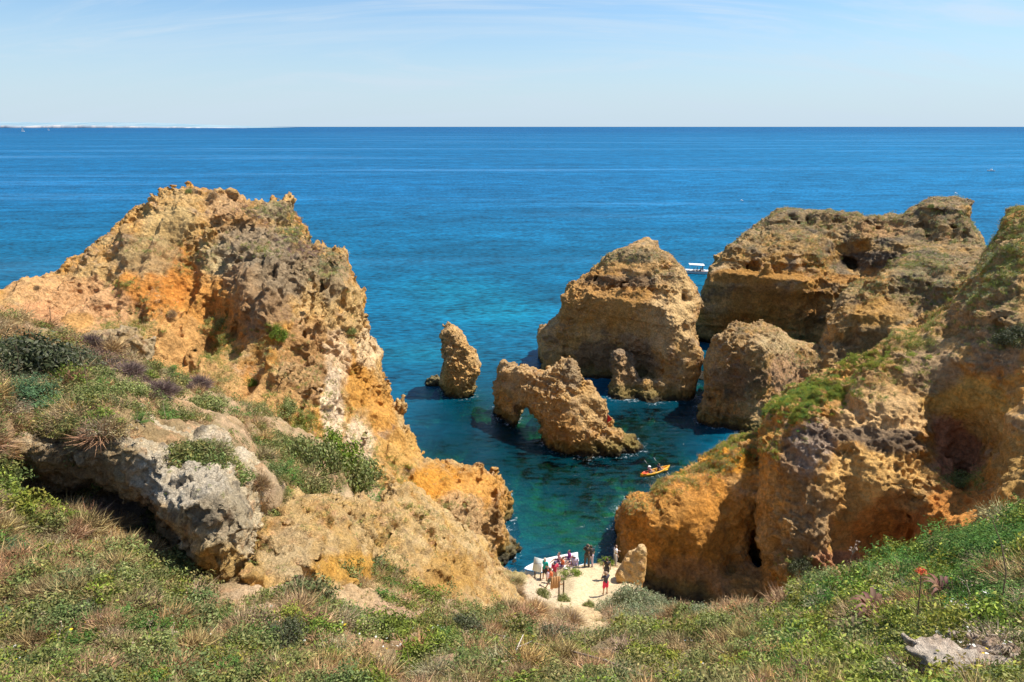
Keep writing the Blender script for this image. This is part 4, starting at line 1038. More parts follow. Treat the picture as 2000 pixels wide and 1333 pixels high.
PROTO = make_protos('cover_templates', [
    ('grass', tpl_grass(34, .24, .009, G_GREEN), M_IG), ('grass_dry', tpl_grass(34, .25, .007, G_DRY), M_ID),
    ('herb', tpl_herb(60, .15, .020, G_GREEN), M_IG), ('fern', tpl_umbel(12, 16, .24, G_FERN, .7, .085), M_IG),
    ('twigs', tpl_twigs(70, .22, G_DRY, .007), M_ID), ('olive', tpl_shrub(110, .22, .018, G_OLIVE, blobs=8), M_IG),
    ('purple', tpl_twigs(90, .22, G_PURP, .008), M_ID), ('yellow', join([tpl_herb(50, .15, .018, G_GREEN, .6), tpl_herb(26, .17, .012, G_YEL, .8)]), M_IG),
    ('greyshrub', tpl_shrub(110, .22, .018, G_GREYG, blobs=8), M_IG),
    ('tallgrass', tpl_grass(30, .42, .011, G_GREEN + [(.22, .24, .09)], .05, .35), M_IG),
    ('mound_fern', tpl_umbel(30, 40, .5, G_FERN, .75, .05), M_IG), ('mound_olive', tpl_shrub(1100, .5, .030, G_OLIVE, .75, 24), M_IG),
    ('mound_lime', tpl_shrub(900, .5, .030, [(.24, .28, .04), (.30, .32, .06), (.17, .21, .035)], .7, 20), M_IG), ('mound_twig', tpl_twigs(800, .5, G_DRY, .013, .7), M_ID),
    ('mound_straw', join([tpl_twigs(500, .5, [(.46, .36, .21), (.52, .43, .27), (.32, .23, .13)], .009, .7), tpl_herb(260, .5, .02, [(.3, .22, .12), (.5, .38, .2)], .6)]), M_ID)])
KI = dict(grass=0, grass_dry=1, herb=2, fern=3, twigs=4, olive=5, purple=6, yellow=7, grey=8, tall=9, mfern=10, molive=11, mlime=12, mtwig=13)
def scatter(name, P, idx, scl, tint, label=None, protos=None):
    me = bpy.data.meshes.new(name); me.vertices.add(len(P)); me.vertices.foreach_set('co', np.asarray(P, np.float32).ravel())
    def at(nm, tp, v, key='value'):
        a = me.attributes.new(nm, tp, 'POINT'); a.data.foreach_set(key, v)
    at('idx', 'INT', idx.astype(np.int32)); at('scl', 'FLOAT', scl.astype(np.float32))
    at('rot', 'FLOAT_VECTOR', np.c_[rv.normal(0, .18, (len(P), 2)), rv.uniform(0, 6.28, len(P))].astype(np.float32).ravel(), 'vector')
    at('tint', 'FLOAT_VECTOR', tint.astype(np.float32).ravel(), 'vector')
    o = bpy.data.objects.new(name, me); COL.objects.link(o)
    ng = bpy.data.node_groups.new(name + '_spread', 'GeometryNodeTree')
    ng.interface.new_socket('Geometry', in_out='INPUT', socket_type='NodeSocketGeometry')
    ng.interface.new_socket('Geometry', in_out='OUTPUT', socket_type='NodeSocketGeometry')
    n, l = ng.nodes, ng.links
    gi = n.new('NodeGroupInput'); go = n.new('NodeGroupOutput')
    mp = n.new('GeometryNodeMeshToPoints'); ip = n.new('GeometryNodeInstanceOnPoints'); ci = n.new('GeometryNodeCollectionInfo')
    ci.inputs['Collection'].default_value = protos or PROTO; ci.inputs['Separate Children'].default_value = True; ci.inputs['Reset Children'].default_value = True
    def named(nm, tp):
        a = n.new('GeometryNodeInputNamedAttribute'); a.data_type = tp; a.inputs['Name'].default_value = nm
        return a.outputs['Attribute']
    l.new(gi.outputs[0], mp.inputs['Mesh']); l.new(mp.outputs[0], ip.inputs['Points']); l.new(ci.outputs[0], ip.inputs['Instance'])
    ip.inputs['Pick Instance'].default_value = True
    l.new(named('idx', 'INT'), ip.inputs['Instance Index']); l.new(named('scl', 'FLOAT'), ip.inputs['Scale'])
    er = n.new('FunctionNodeEulerToRotation'); l.new(named('rot', 'FLOAT_VECTOR'), er.inputs[0]); l.new(er.outputs[0], ip.inputs['Rotation'])
    l.new(ip.outputs[0], go.inputs[0])
    md = o.modifiers.new('spread', 'NODES'); md.node_group = ng
    return tag(o, label, kind='stuff')
def choose(nz, w):               # pick a kind per plant; w (n,k) weights
    c = np.cumsum(w, 1); c /= c[:, -1:]
    return (nz[:, None] > c).sum(1)

# --- single plants one can point at
def proto_shrub(kind):
    D_ = {}
    if kind == 'fern': D_ = dict(foliage=(tpl_umbel(52, 62, .52, G_FERN, .72, .040), M_LEAF), stems=(tpl_stems(9, .45, (.10, .14, .05), .6, .01), M_DRY))
    if kind == 'fern_blue': D_ = dict(foliage=(tpl_umbel(52, 62, .52, [(.075, .14, .065), (.10, .17, .08), (.055, .11, .05), (.12, .22, .08)], .66, .040), M_LEAF), stems=(tpl_stems(9, .45, (.10, .14, .05), .6, .01), M_DRY))
    if kind == 'olive': D_ = dict(foliage=(tpl_shrub(3000, .5, .027, G_OLIVE + [(.16, .19, .03)], .8, 34), M_LEAF), stems=(tpl_stems(12, .5), M_DRY))
    if kind == 'dark': D_ = dict(foliage=(tpl_shrub(5000, .5, .022, G_DARK, .75, 60), M_LEAF), stems=(tpl_stems(14, .5), M_DRY))
    if kind == 'lime': D_ = dict(foliage=(tpl_shrub(2200, .5, .028, [(.14, .21, .02), (.20, .26, .03), (.10, .15, .02)], .75, 26), M_LEAF), stems=(tpl_stems(8, .5), M_DRY))
    if kind == 'grey': D_ = dict(foliage=(tpl_shrub(3200, .5, .026, G_GREYG, .7, 40, .35), M_LEAF), stems=(tpl_stems(14, .5, (.25, .2, .15)), M_DRY))
    if kind == 'dry': D_ = dict(foliage=(tpl_twigs(2200, .5, G_DRY + [(.33, .25, .19)], .011), M_DRY), stems=(tpl_stems(16, .5, (.28, .2, .14)), M_DRY))
    if kind == 'purple': D_ = dict(foliage=(tpl_twigs(2400, .5, G_PURP, .012), M_DRY), stems=(tpl_stems(14, .5, (.14, .1, .09)), M_DRY))
    if kind == 'yellow': D_ = dict(foliage=(tpl_umbel(34, 40, .5, G_FERN + [(.16, .22, .04)], .6, .042), M_LEAF), flowers=(tpl_herb(420, .48, .017, G_YEL, .62), M_LEAF))
    if kind == 'orange': D_ = dict(foliage=(tpl_twigs(700, .45, [(.45, .26, .08), (.3, .2, .08)], .008), M_DRY), flowers=(tpl_herb(380, .42, .018, [(.62, .30, .02), (.55, .36, .03)], .8), M_LEAF))
    r = empty('shrub', (0, 0, 0)); ch = []
    for nm, ((V, T, Cc), mt) in D_.items():
        ch.append(mesh_np(nm, V, T, mt, Cc, parent=r))
        if nm == 'flowers': ch[-1]['kind'] = 'stuff'
    return r, ch
PR = {}; FOOT = []
def shrub(kind, p, wm, label, zs=1.0, cat='shrub', group=None, tilt=(0, 0)):
    if kind not in PR:
        PR[kind] = proto_shrub(kind); r, ch = PR[kind]
    else:
        r0, ch0 = PR[kind]; r = r0.copy(); COL.objects.link(r)
        for c_ in ch0:
            q = c_.copy(); COL.objects.link(q); q.parent = r
    wm = wm * 1.12; FOOT.append((p[0], p[1], wm)); zs = zs * 1.45
    r.location = [float(v) for v in p]; r.scale = (wm, wm, wm * zs)
    r.rotation_euler = (tilt[0], tilt[1], rv.uniform(0, 6.28))
    if kind == 'dry': r.name = 'dry_shrub'
    tag(r, label, cat, group or {'fern': 'green fennel plants', 'fern_blue': 'blue-green fennel plants', 'olive': 'olive-coloured shrubs', 'dark': 'dark evergreen bushes', 'lime': 'yellow-green bushes', 'grey': 'grey-green saltbushes', 'dry': 'dry bushes', 'purple': 'purplish dead shrubs', 'yellow': 'yellow-flowering clumps', 'orange': 'orange-flowering clumps'}[kind])
    return r
def gs(kind, px, py, wpx, label, zs=1.0, lift=-.03, **k):
    p = gpt(px, py); return shrub(kind, p + [0, 0, lift], wpx * p[1] / ray_y(py) , label, zs, **k)
def cpt(res, px0, py0, r=7):
    V, N, px, py = res[1], res[3], res[4], res[5]
    m = ((px - px0) ** 2 + (py - py0) ** 2 < r * r) & ((N * (V - [0, 0, CAMZ])).sum(1) < 0)
    if not m.any(): return cpt(res, px0, py0, r * 2)
    q = V[m]; return q[np.argmin(q[:, 1])]
def cs(res, kind, px, py, wpx, label, zs=1.0, **k):
    p = cpt(res, px, py); return shrub(kind, p - [0, 0, .15], wpx * p[1] / ray_y(py), label, zs, **k)
# big bushes on the left bench
gs('dark', 60, 745, 190, 'big dark evergreen bush at the left edge, above the green ferns', .75)
gs('dark', 140, 720, 110, 'dark bush with reddish tips, right half of the thicket at the left edge', .8)
gs('dark', 15, 700, 90, 'small dark bush cut by the left picture edge, top of the thicket', .8)
gs('purple', 175, 690, 70, 'purplish dead shrub on the crest right of the dark thicket', .6)
gs('olive', 190, 745, 80, 'yellow-green shrub just right of the dark thicket', .7)
gs('purple', 250, 735, 80, 'first of the dark purplish dead shrubs down the left crest', .5)
gs('purple', 310, 770, 90, 'wide purplish dead shrub in the middle of the left crest', .5)
gs('purple', 385, 758, 70, 'lowest purplish dead shrub, at the end of the left crest', .6)
gs('olive', 250, 775, 80, 'olive shrub in front of the purplish dead shrubs', .6)
gs('fern_blue', 65, 800, 125, 'big feathery blue-green fennel mound below the dark thicket', .75)
gs('fern', 105, 805, 70, 'bright green fennel touching the big blue-green mound', .8)
gs('yellow', 90, 830, 60, 'yellow-flowering clump under the fennel at left', .6)
gs('yellow', 145, 778, 40, 'small yellow-flowering clump right of the fennel at left', .7)
gs('orange', 150, 812, 50, 'orange-flowering clump above the shaded rock wall', .8)
gs('fern_blue', 140, 832, 46, 'small blue-green fennel hanging over the shaded rock wall', .8)
gs('fern', 175, 822, 34, 'small green fennel beside the orange-flowering clump', .8)
gs('fern', 272, 828, 50, 'green fennel rooted on the pale outcrop top', .7)
gs('fern', 335, 745, 60, 'bright green fennel on the left crest', .6)
gs('fern', 320, 815, 60, 'green fennel on the slope right of the outcrop top', .6)
gs('orange', 340, 822, 30, 'small orange-flowering clump right of the outcrop top', .7)
gs('grey', 230, 650, 80, 'grey-green bush at the foot of the orange slope', .8)
gs('olive', 400, 800, 90, 'broad olive shrub on the slope below the last dead shrub', .5)
gs('fern', 560, 915, 60, 'green fennel left of the big olive bush', .7)
gs('dry', 505, 948, 62, 'reddish dry bush above the conglomerate outcrop', .9)
gs('yellow', 560, 965, 40, 'yellow clump between dry bush and big olive bush', .8)
gs('olive', 610, 925, 120, 'left half of the big olive bush in mid slope', 1.0)
gs('lime', 655, 905, 100, 'yellow-green crown on top of the big olive bush', 1.0)
gs('olive', 690, 955, 120, 'right half of the big olive bush in mid slope', .9)
gs('fern', 735, 1000, 80, 'bright green fennel at the lower right of the big olive bush', .9)
gs('fern', 790, 955, 45, 'small fennel above the conglomerate, right of the big bush', .7)
gs('orange', 700, 965, 34, 'little orange-flowering clump in front of the big olive bush', .9)
gs('fern', 610, 1205, 62, 'green fennel on bare soil under the conglomerate, left one', .7)
gs('fern', 660, 1190, 50, 'green fennel on bare soil under the conglomerate, upper one', .6)
gs('fern', 695, 1215, 58, 'green fennel on bare soil under the conglomerate, right one', .7)
gs('dry', 470, 1110, 90, 'grey-brown dry bush under the nose of the outcrop', .8)
gs('dry', 425, 1150, 70, 'low dry bush beside the mouth of the hollow', .7)
gs('olive', 560, 1060, 50, 'small olive tuft growing on the conglomerate', .6)
gs('fern', 300, 1130, 70, 'dark green fennel in the shade of the hollow', .8)
gs('fern', 350, 1160, 60, 'second dark fennel in the shade of the hollow, nearer the mouth', .8)
gs('olive', 230, 1165, 100, 'rounded olive bush in front of the hollow', .9)
gs('fern', 235, 1225, 90, 'light green fennel below the rounded olive bush', .6)
gs('fern', 440, 1235, 60, 'green fennel under the dry bush by the outcrop nose', .7)
gs('fern_blue', 400, 1265, 80, 'broad low fennel at bottom left of centre', .5)
gs('fern_blue', 20, 1085, 90, 'blue-green fennel at the left edge, middle one', .8)
gs('lime', 65, 1105, 60, 'drooping bright green clump at left, above the orange flowers', .8)
gs('orange', 88, 1135, 34, 'vivid orange-flowering clump in the dry grass at left', 1.2)
gs('fern_blue', 15, 1225, 80, 'blue-green fennel at the left edge, lower one', .8)
gs('fern_blue', 55, 1322, 80, 'blue-green fennel in the bottom left corner', .7)
gs('lime', 140, 1045, 70, 'yellow-green flowering weeds in front of the shaded wall', .8)
gs('yellow', 165, 1075, 60, 'yellow-dotted weeds left of the rounded olive bush', .6)
gs('lime', 345, 1225, 60, 'yellow-green weeds with thin stems below the hollow', .7)
gs('olive', 720, 1255, 110, 'low olive bush at bottom centre left', .5)
gs('lime', 640, 1290, 90, 'yellow-green bush at the bottom left of centre', .6)
gs('dry', 800, 1240, 60, 'dark dry bush on reddish soil at bottom centre', .8)
gs('dark', 905, 1245, 90, 'dark green bush in the scrub right of the reddish soil', .7)
gs('dark', 560, 1262, 100, 'dark green bush at lower left of centre, below the conglomerate', .6)
gs('olive', 300, 1300, 120, 'broad olive bush at the bottom, below the rounded olive bush', .55)
gs('dark', 160, 1215, 80, 'dark green bush in the dry grass at lower left', .7)
gs('lime', 800, 1312, 90, 'yellow-green bush at the bottom edge, left of the bright fennel', .55)
gs('dark', 1080, 1262, 90, 'dark green bush above the lying stalk, right of the dead branch', .6)
gs('olive', 1250, 1240, 90, 'olive bush below the big saltbush', .6)
gs('fern', 920, 1318, 80, 'bright green fennel at the bottom edge, left of the dead branch', .5)
gs('dry', 1010, 1165, 46, 'brown dry bush left of the sandy viewpoint', .9)
gs('dry', 1045, 1200, 60, 'brown dry bush below the info board', .8)
gs('dry', 1110, 1225, 80, 'grey dry bush below the sandy path', .6)
gs('olive', 1060, 1165, 32, 'small olive shrub just in front of the info board', 1.0)
gs('olive', 1100, 1176, 30, 'small round shrub on the sand, in front of the board posts', 1.0)
gs('lime', 1114, 1126, 44, 'yellow-green shrub behind the board, at the edge above the boat', .5)
gs('lime', 1185, 1106, 34, 'low green shrub at the seaward rim of the viewpoint', .4)
gs('grey', 1190, 1195, 60, 'grey-green saltbush below the sand, left one', .8)
gs('grey', 1235, 1190, 90, 'grey-green saltbush below the sand, big middle one', .9)
gs('grey', 1285, 1192, 60, 'grey-green saltbush below the sand, right one against the cave', .8)
gs('olive', 1150, 1188, 26, 'tiny olive shrub where the sandy path starts', .9)
gs('yellow', 1150, 1300, 56, 'yellow-flowering clump crossed by the long dry stalk', .7)
gs('fern', 1180, 1270, 60, 'dark green fennel above the long dry stalk', .6)
gs('dry', 1290, 1290, 60, 'pale dry tuft around the weathered stump of rock', .7)
gs('lime', 1345, 1205, 40, 'bright green tuft at the foot of the dark cave', .6)
gs('dry', 1470, 1215, 70, 'pale dry bush in front of the cliff foot', .7)
gs('dry', 1530, 1185, 50, 'grey dry bush where slope and cliff meet, mid right', .9)
gs('fern', 1440, 1235, 60, 'green fennel left of the pale dry bush', .6)
gs('olive', 1400, 1270, 80, 'low olive bush right of bottom centre', .6)
gs('fern', 1640, 1195, 54, 'fennel with a thin stalk, mid right slope', .7)
gs('fern', 1760, 1120, 90, 'bright fennel left part of the right crest', .6)
gs('fern', 1840, 1080, 100, 'bright fennel in the middle of the right crest', .6)
gs('fern', 1900, 1110, 110, 'largest bright fennel below the right crest', .5)
gs('fern', 1985, 1075, 90, 'bright fennel cut by the right picture edge', .6)
gs('dry', 1945, 1055, 90, 'grey dry bush on the right crest', .7)
gs('yellow', 1880, 1215, 110, 'spreading yellow-flowering mat on the right slope', .35)
gs('yellow', 1905, 1262, 34, 'small mustard-yellow clump right of the flat stones', .6)
gs('fern_blue', 1800, 1160, 70, 'blue-green fennel right of the red flower stalk', .5)
gs('lime', 1520, 1322, 60, 'lime-green clump at the bottom edge, right of centre', .5)
cs(cliffA, 'olive', 368, 368, 16, 'dark little bush on the very top of the left headland', 1.0)
cs(cliffA, 'dry', 415, 378, 22, 'brown round bush on the skyline right of the headland top', 1.1)
cs(cliffA, 'dry', 72, 556, 16, 'small bush on the skyline of the left ridge', 1.0)
cs(cliffA, 'lime', 492, 742, 26, 'round green shrub alone on the orange scree', .9)
cs(cliffA, 'lime', 548, 652, 36, 'bright green shrub in the cleft of the brown buttress', 1.0)
cs(cliffA, 'olive', 428, 630, 24, 'green shrub in the shaded gully left of the buttress', 1.1)
cs(cliffA, 'dry', 340, 615, 26, 'brown round bush on the orange face', .9)
cs(cliffA, 'olive', 690, 650, 20, 'small green shrub near the cliff edge above the pale rock', .9)
cs(cliffA, 'olive', 560, 800, 60, 'green bush at the lower end of the gully', .7)
cs(cliffD, 'olive', 1818, 398, 12, 'dark bush on the highest point of the right headland', 1.1)
cs(cliffF, 'dark', 1975, 665, 70, 'dark green shrub hanging on the upper right cliff', .8)
cs(cliffF, 'olive', 1880, 935, 60, 'green shrub on the ledge inside the right alcove', .6)
cs(cliffF, 'dark', 1565, 1115, 50, 'dark shrub at the foot of the right cliff', .9)

# foreground mosaic
NPT = 95000
qx = rv.uniform(-60, 2060, NPT * 2); qy = rv.uniform(600, 1400, NPT * 2)
ok = qy > np.interp(qx, crest[:, 0], crest[:, 1]) + 1
qx, qy = qx[ok][:NPT], qy[ok][:NPT]
P = gpt(qx, qy); Yq = P[:, 1]
ns_ = np.interp(Yq, [3, 8, 25], [.35, .7, 1.3])[:, None]
nA = fbm(P / ns_, 2.0, 3, .6, seed=100) * 1.3; nB = fbm(P / ns_, .8, 3, .6, seed=101) * 1.3; nC = fbm(P / ns_, 1.6, 2, .6, seed=102) * 1.5; nD = fbm(P / ns_, 1.1, 2, .6, seed=103) * 1.5
def zn(x, y, rx, ry): return np.exp(-(((qx - x) / rx) ** 2 + ((qy - y) / ry) ** 2))
Wt = np.zeros((len(P), 10))
Wt[:, 0] = .20 + nA; Wt[:, 1] = .45 - nA * 1.3; Wt[:, 2] = .40 + nB * 1.4; Wt[:, 4] = .75 - nB * 1.4; Wt[:, 5] = .45 + nC * 1.6; Wt[:, 3] = .12 - nC * .8; Wt[:, 7] = .03; Wt[:, 9] = .04
rightg = sstep(1350, 1600, qx) * sstep(1050, 1120, qy + (qx - 1500) * .25)
Wt[:, 0] += rightg * .2; Wt[:, 2] += rightg * (.55 + nB); Wt[:, 3] += rightg * (.45 + 1.2 * nC); Wt[:, 5] += rightg * (.35 + nD); Wt[:, 4] += rightg * (.3 - nD); Wt[:, 1] += rightg * (.2 - nC); Wt[:, 9] += rightg * (.15 + nD)
fz = [(1900, 1090, 140, 45, 3.5), (1750, 1120, 80, 25, 2.5), (1850, 1180, 150, 40, 1.8), (1600, 1190, 60, 30, 1.5), (1640, 1290, 160, 40, 1.0), (330, 1230, 90, 30, 1.5), (1950, 1240, 90, 40, 1.2), (540, 1290, 60, 30, .8)]
for x, y, rx, ry, a in fz: Wt[:, 3] += zn(x, y, rx, ry) * a
for x, y, rx, ry, a in [(330, 760, 90, 30, 2.5), (400, 740, 40, 25, 2.5), (200, 700, 60, 22, 2.0), (400, 1180, 80, 30, .8), (1650, 1215, 30, 20, .7)]: Wt[:, 6] += zn(x, y, rx, ry) * a
for x, y, rx, ry, a in [(1920, 1262, 30, 10, 3), (1700, 1150, 30, 10, 1.2), (1300, 1310, 30, 12, 1.5), (700, 1320, 60, 12, 1.0), (1880, 1215, 60, 16, 9), (1590, 1325, 80, 18, 2.0), (160, 810, 90, 20, 1.2), (1150, 1300, 40, 22, 1.4), (170, 1020, 60, 30, 1.2), (1530, 1325, 40, 14, 2)]: Wt[:, 7] += zn(x, y, rx, ry) * a
for x, y, rx, ry, a in [(1240, 1190, 90, 24, 6), (1140, 1235, 90, 25, 1.5), (1330, 1195, 40, 16, 2)]: Wt[:, 8] += zn(x, y, rx, ry) * a
for x, y, rx, ry, a in [(1020, 1170, 45, 40, 2.5), (1120, 1220, 70, 20, 2.0), (1500, 1230, 60, 18, 1.0), (120, 880, 160, 20, 2.0), (480, 1120, 30, 50, 1.4), (560, 1200, 120, 40, .6), (120, 1080, 110, 50, 1.0)]: Wt[:, 4] += zn(x, y, rx, ry) * a
for x, y, rx, ry, a in [(330, 790, 160, 35, 1.2), (560, 850, 60, 50, 1.2), (700, 930, 90, 60, .9), (500, 900, 100, 40, .8)]: Wt[:, 0] += zn(x, y, rx, ry) * a; Wt[:, 5] += zn(x, y, rx, ry) * a
bn = sstep(930, 860, qy) * sstep(760, 640, qx); Wt[:, 1] += bn * (.35 + nD); Wt[:, 4] += bn * (.35 - nD); dens_b = bn * .22
Wt[:, [0, 2, 3]] *= (1 - .42 * (1 - rightg))[:, None]; Wt = np.maximum(Wt, 0) ** 2.4
dens = .38 - dens_b + nA * 1.1 + nB * .9 + .40 * rightg
bare = [(1880, 1310, 130, 38, 1.0), (350, 880, 110, 40, .9), (620, 985, 130, 26, .7), (520, 940, 40, 30, .4), (150, 1180, 120, 40, .25), (1160, 1150, 88, 40, 3.5), (1190, 1110, 60, 14, 3), (1150, 1205, 38, 22, 2.5), (1060, 1152, 34, 30, 2), (560, 1165, 130, 40, .42), (820, 1200, 150, 45, .42), (700, 1120, 60, 60, .5), (1870, 1325, 110, 40, .6), (960, 1260, 90, 35, .3), (300, 1000, 150, 70, .4), (350, 860, 130, 40, .3), (620, 740, 60, 60, .6)]
for x, y, rx, ry, a in bare: dens -= zn(x, y, rx, ry) * a
for x, y, rx, ry, a in [(1240, 1195, 80, 26, 2), (1005, 1140, 30, 14, 1), (1120, 1128, 20, 8, 1), (200, 740, 300, 60, .3)]: dens += zn(x, y, rx, ry) * a
keep = rv.random(len(P)) < dens
for fx_, fy_, fw_ in FOOT:
    q = (P[:, 0] - fx_) ** 2 + (P[:, 1] - fy_) ** 2 < (fw_ * .42) ** 2
    keep &= ~(q & (rv.random(len(P)) < .9))
P, Yq, qx, qy, Wt = P[keep], Yq[keep], qx[keep], qy[keep], Wt[keep]
idx = choose(rv.random(len(P)), Wt)
scl = rv.uniform(.55, 1.35, len(P)) * np.interp(Yq, [3, 6, 12, 25, 40], [.36, .55, .95, 1.35, 1.4]) * np.where(np.isin(idx, [2, 3, 4, 5, 6, 8]), 1.5, np.where(np.isin(idx, [0, 1, 9]), .72, 1.0))
k_ = 1 + .45 * fbm(P, .8, 4, .65, seed=104)
k_ = k_ * (.84 + .16 * sstep(1250, 1500, P[:, 0] / P[:, 1] * 1100 + 1000)) * .97
tint = np.stack([k_ * rv.uniform(.85, 1.2, len(P)), k_ * rv.uniform(.9, 1.1, len(P)), k_ * rv.uniform(.8, 1.1, len(P))], 1)
scatter('ground_cover', P - [0, 0, .02], idx, scl, tint)
# bigger cushions between them
m_ = rv.random(len(P)) < np.interp(Yq, [3, 7, 15, 30], [.034, .060, .055, .035])
mi = np.select([idx[m_] == 3, np.isin(idx[m_], [0, 5]), np.isin(idx[m_], [2, 7, 9]), np.isin(idx[m_], [4, 6])], [10, 11, 12, 13], 14)
ms = rv.uniform(.45, 1.5, m_.sum()) * np.interp(Yq[m_], [3, 6, 12, 25, 40], [.42, .6, 1.0, 1.3, 1.3])
scatter('scrub_cushions', P[m_] - [0, 0, .03], mi, ms, tint[m_])

# growth on the cliffs
def on_cliff(res, zones, n, up=-.3, size=(.8, 1.6), nm='cliff_scrub', base=None, seed=0):
    V, Q, N, px, py = res[1:6]
    face = (N * unit(V - [0, 0, CAMZ])).sum(1) < .15
    w = np.zeros((len(V), 15)); nz = fbm(V, 1.1, 3, .6, seed=110 + seed)
    for z in zones:
        x, y, rx, ry, kinds, a = z
        g = np.exp(-(((px - x) / rx) ** 2 + ((py - y) / ry) ** 2)) * a
        for kd in kinds: w[:, KI[kd]] += g / len(kinds)
    tot = w.sum(1) * np.clip(.55 + nz * 1.6, 0, 2) * face * sstep(up, up + .5, N[:, 2]) * (V[:, 2] > 2.5)
    p = tot / tot.sum()
    pick = rv.choice(len(V), n, p=p)
    P = V[pick] + N[pick] * -.03 + rv.normal(0, .06, (n, 3))
    idx = choose(rv.random(n), w[pick] + 1e-9)
    k = (1 + .3 * fbm(P, 1.5, 3, .6, seed=112)) * 1.3
    t = np.stack([k * rv.uniform(.9, 1.2, n), k * rv.uniform(.9, 1.1, n), k * rv.uniform(.8, 1.1, n)], 1)
    return scatter(nm, P - [0, 0, .04], idx, rv.uniform(size[0], size[1], n) * np.where(idx > 9, .34, .85), t)
on_cliff(cliffA, [(550, 860, 70, 60, ['grass', 'olive', 'herb'], 1), (600, 800, 60, 50, ['olive', 'herb'], .8), (420, 640, 20, 40, ['olive', 'herb'], 1.2), (430, 700, 30, 40, ['olive', 'grass'], .9), (390, 760, 60, 30, ['olive', 'grass', 'grass_dry'], .8), (545, 650, 22, 18, ['herb', 'grass'], 3),
     (530, 700, 30, 30, ['olive', 'twigs'], .5), (620, 740, 30, 40, ['olive', 'twigs'], .6), (530, 415, 50, 14, ['olive', 'purple'], 1.6), (570, 460, 30, 25, ['purple', 'olive'], 1.6), (600, 490, 30, 20, ['purple'], 1.6), (580, 450, 14, 12, ['herb', 'olive'], 2),
     (640, 520, 28, 30, ['olive', 'grey'], .9), (500, 490, 50, 12, ['olive', 'herb', 'twigs'], 1), (300, 480, 50, 15, ['twigs', 'olive'], .35), (250, 640, 40, 20, ['olive', 'twigs', 'grass'], 1.6), (240, 560, 20, 12, ['herb'], 1.6), (300, 590, 40, 30, ['twigs', 'olive'], .6), (380, 500, 40, 30, ['olive', 'twigs'], .5),
     (430, 820, 60, 40, ['olive', 'grass_dry', 'grass'], .7), (700, 880, 30, 50, ['olive', 'herb'], .5), (860, 1010, 50, 30, ['twigs', 'olive'], .5), (690, 600, 8, 20, ['twigs', 'olive'], .5), (690, 650, 12, 14, ['herb', 'olive'], 1), (760, 960, 40, 40, ['grass', 'olive'], 1.2), (820, 1040, 60, 40, ['twigs'], .6)],
     6000, -.15, (1.1, 2.3), seed=1)
on_cliff(cliffF, [(1540, 800, 50, 20, ['grass', 'herb', 'mlime', 'mfern'], 6), (1610, 765, 60, 18, ['grass', 'herb', 'mlime', 'mfern'], 6), (1700, 705, 60, 16, ['grass', 'herb', 'mlime'], 6), (1770, 670, 40, 14, ['grass', 'olive'], 3.5), (1840, 620, 40, 25, ['grass_dry', 'olive', 'grass'], 2.5), (1900, 560, 40, 40, ['olive', 'grass', 'grey'], 2.0), (1960, 500, 50, 60, ['grass', 'olive', 'grey'], 2.5), (1990, 440, 30, 40, ['herb', 'olive'], 2),
     (1450, 866, 60, 16, ['grass_dry', 'olive', 'grass', 'mlime'], 4.5), (1380, 900, 60, 18, ['grass_dry', 'olive', 'grass'], 4.5), (1300, 945, 50, 14, ['grass_dry', 'olive', 'grass'], 4), (1235, 985, 35, 14, ['grass_dry', 'olive'], 2), (1975, 660, 45, 40, ['herb', 'olive'], 2.5), (1880, 935, 35, 16, ['herb', 'olive'], 4), (1560, 1110, 35, 30, ['olive', 'herb'], 2.0), (1730, 740, 80, 30, ['olive', 'grass'], .8),
     (1850, 680, 80, 60, ['olive', 'twigs', 'grey'], .12)],
     13000, -.1, (1.0, 2.1), seed=2)
FARK = dict(size=(1.6, 3.6))
on_cliff(cliffD, [(1560, 440, 90, 30, ['olive', 'grey', 'grass_dry'], 1.6), (1450, 480, 60, 25, ['olive', 'grass_dry', 'grey'], 1.3), (1600, 490, 30, 40, ['grass_dry', 'grey', 'olive'], 2.2), (1700, 425, 120, 10, ['olive', 'twigs'], 2), (1830, 430, 60, 40, ['olive', 'grey', 'grass_dry'], 1.8), (1880, 480, 40, 50, ['olive', 'grey'], 1.0), (1700, 470, 100, 30, ['olive'], .4)], 2600, .0, seed=3, **FARK)
on_cliff(cliffE, [(1700, 555, 60, 14, ['grass_dry', 'olive', 'grey'], 3), (1790, 510, 60, 20, ['olive', 'grey', 'grass'], 2.4), (1840, 540, 60, 40, ['olive', 'grey', 'grass_dry'], 1.6), (1870, 590, 40, 30, ['grass', 'olive'], 1.6), (1740, 570, 60, 20, ['olive'], .6), (1650, 610, 20, 20, ['grass_dry'], 1), (1820, 600, 40, 30, ['grass_dry', 'grass'], 1.5)], 2600, .0, (1.1, 2.4), seed=4)
on_cliff(stB, [(1250, 495, 50, 14, ['olive', 'grass_dry'], 2), (1300, 525, 30, 20, ['grey', 'grass_dry', 'olive'], 2), (1200, 510, 50, 12, ['olive'], 1.6), (1330, 560, 20, 20, ['grass_dry'], .8)], 750, .1, (1.0, 2.0), seed=5)
on_cliff(stC, [(1560, 700, 40, 22, ['grass_dry', 'grey', 'olive'], 3), (1480, 645, 50, 8, ['grass_dry', 'olive'], 1.4), (1540, 740, 30, 25, ['purple', 'grass_dry', 'twigs'], 1.8), (1520, 670, 25, 14, ['grass_dry'], 1)], 900, .0, (.9, 1.8), seed=6)

